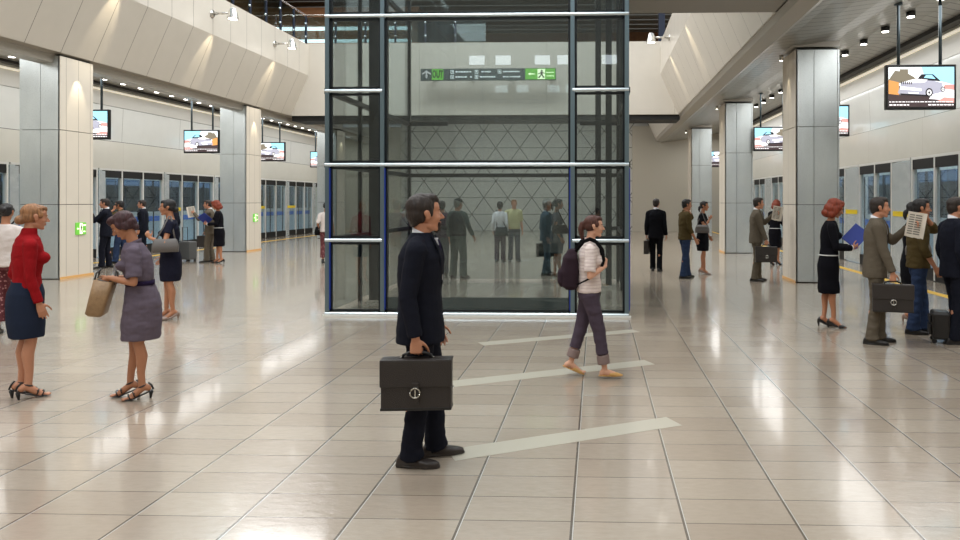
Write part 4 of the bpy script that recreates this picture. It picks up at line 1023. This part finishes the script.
inst('casual', 121, 263, 160, ('man in brown shirt and jeans second in the left queue', 'person'), [('phone of the brown-shirted man in the left queue', 'phone')], scale=.97)

# -- red-haired woman with the blue folder
f = Fig(fem=True, vox=.0090, lean=R(4), skin='skin_tan', head_pose=(0, R(-24), 0), head_fwd=.02)
f.arm(1, (.09, .29, 1.10), pole=(.6, -.8, -.8), d=(-.3, .8, .3), n=(-.8, -.4, .2), curl=.7); f.arm(-1, (-.09, .29, 1.10), pole=(-.6, -.8, -.8), d=(.3, .8, .3), n=(.8, -.4, .2), curl=.7)
f.leg(1, (.065, .05, .125), toe=R(-6), pitch=R(24)); f.leg(-1, (-.065, -.06, .125), toe=R(8), pitch=R(24)); f.finish(lips='lips_red', brow='hair_red')
f.top('jacket', 'blazer_black', [(1.0, .162, .128, .0), (1.10, .136, .112, .004), (1.24, .152, .126, .008), (1.34, .152, .118, 0), (1.41, .134, .096, -.008), (1.475, .074, .066, -.012)], 1., (.060, .056, .050, .042), bust=.036, pad=.060)
f.skirt('blazer_black', [(.475, .160, .138, 0), (.54, .168, .146, -.004), (.66, .158, .134, -.008), (.85, .174, .144, -.012), (.95, .164, .132, -.006), (1.02, .146, .114, 0)])
b = B(); ring_loft(b, [(V((0, 0, .993))+f.c(.99), X, Y, .166, .132), (V((0, 0, 1.007))+f.c(1.0), X, Y, .166, .132)], 24, 2.4); 
for k in (1, -1):
    sh, e, w = f.arms[k]; tube(b, e.lerp(w, .91), e.lerp(w, .95), .0445, .0445, 16)
obj('white_trim', b, 'trim_white', f.r, True)
f.heels('leather_black'); f.hair('bob', 'hair_red')
fo = folder((0, .35, 1.26), (R(-35), R(38), R(72))); deftype('redhead', f.r, [fo], .985)
inst('redhead', 829, 327, 8, ('red-haired woman in black skirt suit reading a blue folder in the right queue', 'person'), [('blue folder read by the red-haired woman in the right queue', 'folder')])
inst('redhead', 219, 263, 176, ('red-haired woman in black skirt suit beside the second left column', 'person'), [('blue folder of the red-haired woman on the left platform', 'folder')], scale=.97)
inst('redhead', 775, 265, 60, ('red-haired woman in black seen from behind, between the right columns', 'person'), [None], scale=.98)

# -- people behind the lift tower
f = Fig(vox=BG, skin='skin', head_pose=(R(-15), 0, 0)); f.arm(1, (.30, .16, .92), pole=(.3, -1, 0), n=(-1, 0, 0)); hang(f, -1)
f.leg(1, (.11, .04, .09), toe=R(-12), foot=False); f.leg(-1, (-.11, -.04, .09), toe=R(14), foot=False); f.finish(detail=False)
f.top('shirt', 'trousers_green', [(.90, .186, .138, 0), (1.10, .172, .130, .004), (1.25, .184, .134, .006), (1.36, .186, .126, 0), (1.43, .150, .098, -.008), (1.49, .080, .070, -.014)], .9, (.066, .060, .054, .046), pad=.068)
f.top('vest', 'vest_dark', [(.94, .196, .150, 0), (1.10, .184, .142, .004), (1.25, .194, .146, .006), (1.36, .190, .136, 0), (1.43, .150, .105, -.008), (1.48, .080, .075, -.014)], 0, arms=(), pad=.05)
f.trousers('trousers_green', 1.0, (.106, .094, .082, .082, .086)); f.dress_shoes(); f.hair('short', 'hair_grey')
b = B(); eh(b, f.H, (0, -.012, .075), (.088, .104, .062)); eh(b, f.H, (0, .105, .055), (.060, .055, .008)); sculpt('cap', b, 'cap_black', f.r, .008, 2)
deftype('cap', f.r, [], 1.0)
inst('cap', 458, 278, 60, ('man in dark cap and vest seen through the tower glass', 'person'))
f = Fig(vox=BG, skin='skin', head_pose=(0, 0, 0)); f.arm(1, (.24, .05, 1.02), pole=(1, -.5, 0), d=(-.8, .3, -.4), n=(0, 0, -1)); hang(f, -1)
f.leg(1, (.11, .03, .09), toe=R(-14), foot=False); f.leg(-1, (-.11, -.03, .09), toe=R(14), foot=False); f.finish(detail=False)
f.top('polo_shirt', 'shirt_yellow', [(.92, .178, .132, 0), (1.10, .168, .128, .004), (1.25, .182, .132, .006), (1.36, .184, .124, 0), (1.43, .150, .098, -.008), (1.49, .080, .070, -.014)], .45, (.068, .064, .054, .05), pad=.068)
f.trousers('trousers_grey', 1.0); f.dress_shoes(); f.hair('short', 'hair_blond'); deftype('yellow', f.r, [], 1.0)
inst('yellow', 514, 261, -80, ('man in yellow shirt with hand on hip behind the tower glass', 'person'), scale=.99)
f = Fig(vox=BG, skin='skin', fem=True); hang(f, 1, z=.90); hang(f, -1, z=.90); f.leg(1, (.09, .03, .09), toe=R(-8), foot=False); f.leg(-1, (-.09, -.03, .09), toe=R(8), foot=False); f.finish(detail=False)
f.top('blouse', 'shirt_white', [(.92, .172, .138, 0), (1.0, .162, .126, .002), (1.10, .142, .112, .004), (1.24, .154, .122, .008), (1.34, .152, .114, 0), (1.41, .132, .094, -.008), (1.475, .072, .066, -.012)], 1., (.060, .055, .048, .04), bust=.03, pad=.058)
f.trousers('trousers_slate', 1.0, hip=(.168, .122)); f.dress_shoes('leather_black', .85); f.hair('crop', 'hair_black')
bg = shoulder_bag((0.06, -.165, 1.02), R(90), (-.10, -.0, 1.49), 'vest_dark', w=.38, h=.26, d=.12); deftype('whiteblouse', f.r, [bg], .96)
inst('whiteblouse', 500, 262, 85, ('short-haired woman in white blouse seen from behind through the tower glass', 'person'), [('large grey-black bag slung behind the white blouse woman in the glass', 'bag')])
f = Fig(vox=BG, skin='skin'); hang(f, 1); hang(f, -1); f.leg(1, (.09, .03, .09), toe=R(-8), foot=False); f.leg(-1, (-.09, -.03, .09), toe=R(8), foot=False); f.finish(detail=False)
f.top('shirt', 'shirt_purple', [(.90, .182, .134, 0), (1.10, .168, .128, .004), (1.25, .182, .132, .006), (1.36, .184, .124, 0), (1.43, .150, .098, -.008), (1.49, .080, .070, -.014)], 1., pad=.068)
f.trousers('trousers_grey', 1.0); f.dress_shoes(); f.hair('short', 'hair_brown'); deftype('purple', f.r, [], 1.0)
inst('purple', 442, 276, 95, ('person in purple shirt partly behind the foreground man, seen through glass', 'person'), scale=.97)
# ================================================================ screens, lamps, signs, railings
AD = {}
for n, c, e in (('ad_sky', (236, 244, 248), 1.), ('ad_blue', (150, 214, 236), 1.), ('ad_ground', (70, 56, 58), .6), ('ad_orange', (214, 150, 84), .8), ('ad_body', (168, 168, 184), .8), ('ad_white', (246, 244, 246), 1.), ('ad_dark', (34, 30, 38), .5), ('ad_tree', (120, 112, 96), .8), ('ad_red', (206, 150, 144), .8)):
    mat(n, c, .4, emit=e*.75)
AM = ['ad_sky', 'ad_blue', 'ad_ground', 'ad_orange', 'ad_body', 'ad_white', 'ad_dark', 'ad_tree', 'ad_red']
def monitor(x0, x1, y, z0, z1, mirror, label, grp, ztop=5.36, tilt=0):
    """a hanging advertising screen facing the camera; x0..x1 its width"""
    cx = (x0+x1)/2; r = empty('hanging_screen', (cx, y, z0)); W, H = x1-x0, z1-z0; w = W/2
    b = B(); box(b, -w, w, 0, .09, 0, H); box(b, -w+.12, w-.12, .09, .14, .1, H-.1); obj('casing', b, 'tv_black', r, bevel=.008)
    b = B()
    def q(pts, mi, lay=0):
        vs = [((-u if mirror else u), v) for u, v in [((p[0]-.5)*(W-.08), .045+p[1]*(H-.09)) for p in pts]]
        if mirror: vs = vs[::-1]
        poly(b, [(u, -.003-.0006*lay, v) for u, v in vs], mi)
    q([(0, 0), (1, 0), (1, 1), (0, 1)], 0); q([(.55, .75), (1, .55), (1, 1), (.5, 1)], 1, 1); q([(0, 0), (1, 0), (1, .42), (0, .55)], 2, 1); q([(0, .33), (.16, .3), (.16, .62), (0, .68)], 3, 2)
    q([(0, .68), (.1, .92), (.28, .86), (.42, .72), (.40, .6), (0, .60)], 7, 1); q([(.17, .76), (.30, .76), (.30, .95), (.17, .95)], 7, 2)
    q([(.62, .2), (1, .15), (1, .42), (.7, .45)], 5, 2); q([(.72, .12), (1, .10), (1, .22), (.85, .24)], 8, 3); q([(.82, .46), (1, .42), (1, .56), (.86, .56)], 8, 3)
    q([(.14, .36), (.20, .62), (.42, .70), (.62, .68), (.82, .60), (.84, .38), (.60, .28), (.18, .30)], 4, 3); q([(.44, .70), (.50, .82), (.68, .82), (.80, .64), (.62, .66)], 6, 4); q([(.54, .73), (.57, .80), (.66, .80), (.72, .70)], 1, 5)
    q([(.20, .62), (.42, .71), (.60, .69), (.56, .62), (.38, .60)], 5, 4); q([(.18, .44), (.50, .40), (.50, .46), (.18, .52)], 5, 4)
    for i in range(6): q([(.19+i*.03, .57), (.205+i*.03, .57), (.21+i*.03, .64), (.195+i*.03, .64)], 6, 5)
    for cx_, cz_, rr in ((.62, .36, .075), (.83, .44, .045)):
        for k, (s_, mi) in enumerate(((1, 6), (.65, 5), (.3, 6))): q([(cx_+rr*s_*.75*math.cos(t), cz_+rr*s_*1.5*math.sin(t)) for t in [2*PI*j/14 for j in range(14)]], mi, 5+k)
    q([(.30, .34), (.46, .33), (.46, .36), (.30, .37)], 5, 5); q([(.18, .30), (.60, .26), (.60, .30), (.18, .34)], 6, 5)
    rr_ = random.Random(3)
    for row, (z, h) in enumerate(((.115, .022), (.035, .03))):
        u = .01
        while u < .98:
            l = rr_.uniform(.02, .06)
            if not (row == 1 and .30 < u < .55): q([(u, z), (min(u+l, .99), z), (min(u+l, .99), z+h), (u, z+h)], 5, 7)
            u += l+.012
    obj('picture', b, AM, r)
    for sx in (-.30, .30):
        zt = ztop-(.18 if sx < 0 and x0 > 0 else .06); b = B(); tube(b, (sx*W, .07, H-.02), (sx*W, .07, zt-z0), .028, n=12); obj('hanger_pole', b, 'pole_grey', r, True)
        b = B(); tube(b, (sx*W, .07, zt-z0-.05), (sx*W, .07, zt-z0), .07, n=16); obj('ceiling_flange', b, 'pole_grey', r, True)
    tag(r, label, 'screen', grp); return r
G = 'hanging advertising screens showing a car'
for i, (z, mir, lab) in enumerate(((12.15, False, 'large hanging screen with a silver car advert at the top right'), (17.2, False, 'hanging screen whose edge shows right of the nearest right column'), (22.3, True, 'hanging car advert screen between the two nearest right columns'), (27.4, False, 'hanging screen behind the second right column'), (33.2, True, 'farthest hanging screen of the right platform'))):
    if i == 3: continue
    monitor(5.02, 6.22, z, 3.30, 4.08, mir, lab, None)
for i, (z, mir, lab) in enumerate(((17.5, False, 'hanging screen just right of the near left column'), (22.7, True, 'hanging car advert screen left of the second left column'), (27.6, False, 'hanging car advert screen between second left column and the tower'), (32.9, True, 'farthest left hanging screen beside the third column'))):
    monitor(-13.85, -12.65, z, 3.30, 4.08, mir, lab, None)

# small black ceiling downlights
def downlight(x, y, z, zc, label, grp, lit=True, energy=0):
    r = empty('downlight', (x, y, z))
    b = B(); tube(b, (0, 0, 0), (0, 0, .12), .085, n=20); obj('housing', b, 'lamp_black', r, True)
    b = B(); tube(b, (0, 0, -.012), (0, 0, .0), .066, n=20); obj('lens', b, 'lamp_white', r)
    b = B(); tube(b, (0, 0, .10), (0, 0, zc-z), .02, n=8); obj('stem', b, 'lamp_black', r)
    tag(r, label, 'downlight', grp)
y = 11.1
while y < 34: downlight(6.02, y, 5.25, 5.38, 'small black cylinder downlight under the right platform ceiling', 'downlights of the right platform'); y += 1.17
y = 13.8
while y < 36: downlight(-14.05, y, 5.17, 5.34, 'small round downlight under the left platform ceiling', 'downlights of the left platform'); y += .78

def area(name, loc, size, energy, rot=(0, 0, 0), col=(1, .995, .975), sy=None):
    l = bpy.data.lights.new(name, 'AREA'); l.energy = energy; l.shape = 'RECTANGLE'; l.size = size; l.size_y = sy or size; l.color = col
    o = bpy.data.objects.new(name, l); COL.objects.link(o); o.location = loc; o.rotation_euler = rot; return o
def spot(name, loc, to, energy, deg, blend=.5, col=(1, .86, .62), r=.03):
    l = bpy.data.lights.new(name, 'SPOT'); l.energy = energy; l.spot_size = R(deg); l.spot_blend = blend; l.color = col; l.shadow_soft_size = r
    o = bpy.data.objects.new(name, l); COL.objects.link(o); o.location = loc; d = V(to)-V(loc); o.rotation_euler = d.to_track_quat('-Z', 'Y').to_euler(); return o

# spotlights on arms along the parapets
def wall_lamp(x, s, y, z, label):
    r = empty('wall_spotlight', (x, y, z))
    b = B(); tube(b, (s*.0, 0, 0), (s*.03, 0, 0), .11, n=18); obj('wall_plate', b, 'chrome', r, True)
    b = B(); tube(b, (s*.03, 0, .03), (s*.52, 0, .01), .022, n=10); tube(b, (s*.03, 0, -.03), (s*.52, 0, .01), .016, n=10); obj('arm', b, 'chrome', r, True)
    b = B(); X1 = V((1, 0, 0)); Y1 = V((0, 1, 0)); c = V((s*.60, 0, 0))
    ring_loft(b, [(c+V((0, 0, .16)), X1, Y1, .05, .05), (c+V((0, 0, .13)), X1, Y1, .09, .09), (c+V((0, 0, .0)), X1, Y1, .12, .12), (c+V((0, 0, -.12)), X1, Y1, .15, .15), (c+V((0, 0, -.15)), X1, Y1, .155, .155)], 20); obj('lamp_head', b, 'chrome', r, True)
    b = B(); tube(b, c+V((0, 0, -.158)), c+V((0, 0, -.151)), .12, n=20); obj('lens', b, 'lamp_white', r)
    tag(r, label, 'wall spotlight')
    spot('spot_wall_lamp', (x+s*.60, y, z-.18), (x-s*.42, y, z-1.35), 75, 32, .7)
for i, y in enumerate((15.45, 19.3, 23.1)):
    wall_lamp(-10.95, 1, y, 7.03, ['', 'chrome spotlight on an arm, upper left of the photo', 'chrome spotlight on an arm nearer to the tower on the left parapet'][i] or 'chrome spotlight on an arm above the left parapet, outside the frame')
for i, y in enumerate((18.7, 22.6)):
    wall_lamp(2.37, -1, y, 7.03, ['second chrome arm spotlight on the right parapet', 'chrome spotlight on an arm right of the tower top'][i])
# warm little uplight washes on the aisle sides of the columns
for k in range(4):
    y = 14.55+8*k+.49; spot('spot_column_right', (XR-.16, y, 4.72), (XR+.02, y, 3.5), 18, 34, .6, r=.015)
    if k < 3: y = 14.65+8*k+.49; spot('spot_column_left', (XL+.20, y, 4.68), (XL, y, 3.9), 26, 46, .7, r=.015)
for k in range(4):
    r = empty('column_downlight', (XR-.16, 15.04+8*k, 4.74)); b = B(); tube(b, (0, 0, 0), (0, 0, .12), .045, n=14); obj('housing', b, 'chrome', r, True); b = B(); tube(b, (0, 0, -.006), (0, 0, 0), .032, n=14); obj('lens', b, 'lamp_white', r)
    tag(r, ['little warm downlight at the top of the nearest right column', 'little warm downlight at the top of the second right column', 'little warm downlight at the top of the third right column', 'little warm downlight at the top of the last right column'][k], 'downlight')

# direction sign seen through the tower, hung from the bridge face
zS = 24.9
def txt(name, s, size, loc, m, parent, align='CENTER', sx=1.):
    cu = bpy.data.curves.new(name, 'FONT'); cu.body = s; cu.size = size; cu.align_x = align; cu.align_y = 'CENTER'; cu.extrude = .002; cu.offset = .012
    o = bpy.data.objects.new(name, cu); COL.objects.link(o)
    dg = bpy.context.evaluated_depsgraph_get(); me = bpy.data.meshes.new_from_object(o.evaluated_get(dg)); bpy.data.objects.remove(o)
    me.materials.clear(); o = link(name, me, parent, m); o.location = loc; o.rotation_euler = (PI/2, 0, 0); o.scale = (sx, 1, 1); return o
pL = at_y(420.5, 80.5, zS); pR = at_y(556, 68, zS); W = pR.x-pL.x; H = pR.z-pL.z
r = empty('direction_sign', (pL.x, zS, pL.z))
obj('board', box(B(), 0, W, 0, .12, 0, H), 'sign_grey', r)
b = B(); box(b, W*.085, W*.17, -.012, 0, H*.04, H*.96); obj('out_panel', b, 'sign_green', r); txt('out_lettering', 'OUT', H*.86, (W*.1275, -.016, H*.5), 'sign_ink', r, sx=.50)
b = B(); cx = W*.045; poly(b, [(cx-.03, -.012, H*.2), (cx+.03, -.012, H*.2), (cx+.03, -.012, H*.65), (cx+.16, -.012, H*.48), (cx+.16, -.012, H*.60), (cx, -.012, H*.86), (cx-.16, -.012, H*.60), (cx-.16, -.012, H*.48), (cx-.03, -.012, H*.65)]); obj('arrow', b, 'trim_white', r)
b = B()
for i, u in enumerate((.235, .415, .585)):
    for z in (.28, .72):
        if i == 2 and z < .5: continue
        for a_, c_, d_, e_ in ((-.012, .012, z-.16, z-.12), (-.012, .012, z+.12, z+.16), (-.012, -.009, z-.16, z+.16), (.009, .012, z-.16, z+.16), (-.004, .004, z-.06, z+.06)): box(b, W*(u+a_), W*(u+c_), -.01, 0, H*d_, H*e_)
objs('exit_symbols', b, 'sign_text', r)
b = B(); rr_ = random.Random(5)
for i, u in enumerate((.26, .44, .61)):
    for z in (.28, .72):
        v = u
        while v < u+.115:
            l = rr_.uniform(.006, .018)
            if rr_.random() > .12: box(b, W*v, W*(v+l), -.008, 0, H*(z-.055), H*(z+.055))
            v += l+.004
obj('small_lettering', b, 'sign_text', r)
b = B(); box(b, W*.775, W*.995, -.012, 0, H*.04, H*.96); ep = obj('exit_panel', b, 'sign_dgreen' if 'sign_dgreen' in MATS else 'sign_green', r)
b = B(); box(b, W*.865, W*.92, -.018, -.012, H*.08, H*.92); obj('door_symbol', b, 'sign_pale', r)
b = B(); u0 = W*.892
for pts in ([(-.02, .44), (.05, .44), (.06, .68), (-.03, .68)], [(-.02, .70), (.05, .70), (.05, .84), (-.02, .84)], [(-.02, .46), (.03, .46), (-.06, .14), (-.12, .18)], [(.0, .46), (.05, .46), (.13, .16), (.07, .14)], [(-.12, .52), (-.03, .66), (-.02, .58), (-.10, .46)], [(.05, .66), (.14, .56), (.12, .50), (.05, .57)]): poly(b, [(u0+p*1.0, -.022, H*q_) for p, q_ in pts])
obj('running_figure', b, 'sign_ink', r)
b = B(); poly(b, [(W*.795, -.016, H*.5), (W*.812, -.016, H*.64), (W*.812, -.016, H*.36)]); box(b, W*.81, W*.845, -.016, -.012, H*.46, H*.54)
for z in (.3, .6): box(b, W*.93, W*.985, -.016, -.012, H*z, H*(z+.06))
obj('exit_arrow', b, 'sign_pale', r)
b = B()
for u in (.06, .35, .65, .94): box(b, W*u-.03, W*u+.03, .12, 25.86-zS, H*.35, H*.65)
objs('bracket', b, 'dark_steel', r)
tag(r, 'long grey direction sign reading OUT with a green exit panel', 'sign')

# glass railing with dark posts on the parapets and the bridge
def railing(name, pts, z, label, step=1.05):
    r = empty(name, (pts[0][0], pts[0][1], z)); o_ = V((pts[0][0], pts[0][1], 0))
    posts = []; 
    for (xa, ya), (xb_, yb) in zip(pts, pts[1:]):
        L = math.hypot(xb_-xa, yb-ya); n = max(1, int(L/step))
        for i in range(n):
            t = i/n; p = V((xa+(xb_-xa)*t, ya+(yb-ya)*t, 0))-o_; posts.append(p)
    for p in posts:
        b = B(); box(b, p.x-.035, p.x+.035, p.y-.03, p.y+.03, 0, 1.08); po = obj('post', b, 'rail_post', r)
        b = B(); ell(b, p+V((0, -.04, .30)), .045, sub=2); ell(b, p+V((0, -.04, .80)), .045, sub=2); obj('glass_clamp', b, 'mullion_light', po, True)
    b = B()
    for (xa, ya), (xb_, yb) in zip(pts, pts[1:]): tube(b, V((xa, ya, 1.12))-o_, V((xb_, yb, 1.12))-o_, .03)
    obj('handrail', b, 'chrome', r, True)
    b = B()
    for (xa, ya), (xb_, yb) in zip(pts, pts[1:]):
        d = V((xb_-xa, yb-ya, 0)).normalized(); nrm = V((-d.y, d.x, 0))*.006; a_ = V((xa, ya, 0))-o_; c_ = V((xb_, yb, 0))-o_
        vs = [b.verts.new(v+w_+V((0, 0, h))) for v in (a_, c_) for w_ in (nrm, -nrm) for h in (.06, 1.05)]
        for f_ in ((0, 1, 3, 2), (4, 6, 7, 5), (0, 4, 5, 1), (2, 3, 7, 6), (0, 2, 6, 4), (1, 5, 7, 3)): b.faces.new([vs[i] for i in f_])
    obj('glass', b, 'rail_glass', r)
    tag(r, label, 'railing')
mat('rail_post', (52, 58, 74), .3, metal=.4)
railing('glass_railing', [(-11.08, 9.0), (-11.08, 25.95), (-4.2, 25.95)], 7.64, 'glass railing with dark posts on top of the left parapet')
# upper floor: lit tubes, beams and a post
for i, (z, y, x0, x1) in enumerate(((10.35, 34.30, -17, -9.3), (9.72, 34.30, -17, -9.3))):
    b = B(); tube(b, (x0, y, z), (x1, y, z), .09, n=10); tag(obj('tube_light', b, 'tube_white', None, True), ['upper long white tube light above the bridge at upper left', 'lower long white tube light above the bridge at upper left'][i], 'tube light')  # tubes float just in front of the panel, without hangers
b = B(); box(b, -17, -9.0, 34.4, 34.6, 8.9, 11.3); struct('wall_upper_panel', b, 'brown_wood')
b = B(); box(b, -17, -9.0, 34.6, 44, 11.3, 11.5); struct('ceiling_upper_wood', b, 'brown_wood')
b = B(); box(b, 2.5, 2.75, 28, 28.3, 7.1, 12.6); struct('column_upper', b, 'rail_post')
# pale slanting stripes lying on the hall floor
for i, ((xa, ya), (xb_, yb), w_, lab) in enumerate((((455, 461), (682, 425.5), .20, 'pale floor stripe nearest the camera, right of the foreground man'), ((455, 387), (655, 364.5), .20, 'middle pale floor stripe running under the walking woman'), ((484, 345.5), (640, 332), .17, 'farthest pale floor stripe close to the tower'))):
    a_ = V((*ground(xa, ya), 0)); c_ = V((*ground(xb_, yb), 0)); b = B()
    vs = [b.verts.new(v) for v in (a_, c_, c_+V((-.10, w_, 0)), a_+V((-.10, w_, 0)))]; ws = [b.verts.new(v.co+V((0, 0, .002))) for v in vs]
    b.faces.new(vs[::-1]); b.faces.new(ws)
    for j in range(4): b.faces.new((vs[j], vs[(j+1) % 4], ws[(j+1) % 4], ws[j]))
    tag(obj('floor_stripe', b, 'floor_pale'), lab, 'floor stripe')
# lit windows high in the rear wall (mirrored in the tower glass)
for i, px in enumerate((469, 497, 539, 563, 610)):
    x = -(0) + (px-597)/F*32.4; b = B(); box(b, x-.38, x+.38, -13.99, -13.95, 8.5, 8.95); o = struct('window_%d' % (i+1), b, 'tube_white')
# ---------------------------------------------------------------- light
W_ = bpy.data.worlds.new('world'); SC.world = W_; W_.use_nodes = True
W_.node_tree.nodes['Background'].inputs[0].default_value = (.86, .93, 1, 1); W_.node_tree.nodes['Background'].inputs[1].default_value = .55
for y, e in ((-7, 220), (1, 420), (8.5, 520), (17, 500), (24, 400)): area('hall_fill', (-4.3, y, 12.3), 9, e, sy=4.5)  # overhead area fills added to light the hall, no fixtures
for y in range(-4, 37, 6):
    area('platform_fill_right', (5.9, y+2, 5.12), 1.3, 58, sy=6); area('platform_fill_left', (-13.5, y+2, 5.12), 1.7, 60, sy=6)  # unseen fills added under the platform ceilings
    if y > 4:
        area('train_fill_right', (DR+.56, y+2, 5.1), .42, 260, sy=5.5, col=(.85, .93, 1)); area('train_fill_left', (DL-.56, y+2, 5.1), .42, 150, sy=5.5, col=(.85, .93, 1))  # unseen fills added above the trains to brighten them
for y in (29.5, 34.0): area('far_hall_fill', (-4.3, y, 6.8), 10, 190, sy=2.5)  # unseen fills added to brighten the far wall
area('upper_floor_fill', (-13.5, 26, 12.2), 5, 500); area('upper_floor_fill', (4, 34, 12.2), 8, 120); area('bridge_front_fill', (-4.3, 19, 11.8), 8, 200, rot=(R(35), 0, 0), sy=2)  # unseen fills added for the upper floor and bridge face
SC.view_settings.view_transform = 'Standard'; SC.view_settings.look = 'None'; SC.view_settings.gamma = 1; SC.view_settings.use_curve_mapping = False
SC.view_settings.exposure = 0.62
SC.cycles.use_denoising = True; SC.cycles.max_bounces = 8; SC.cycles.transparent_max_bounces = 16; SC.cycles.glossy_bounces = 4; SC.cycles.sample_clamp_indirect = 6
SC.cycles.caustics_reflective = False; SC.cycles.caustics_refractive = False
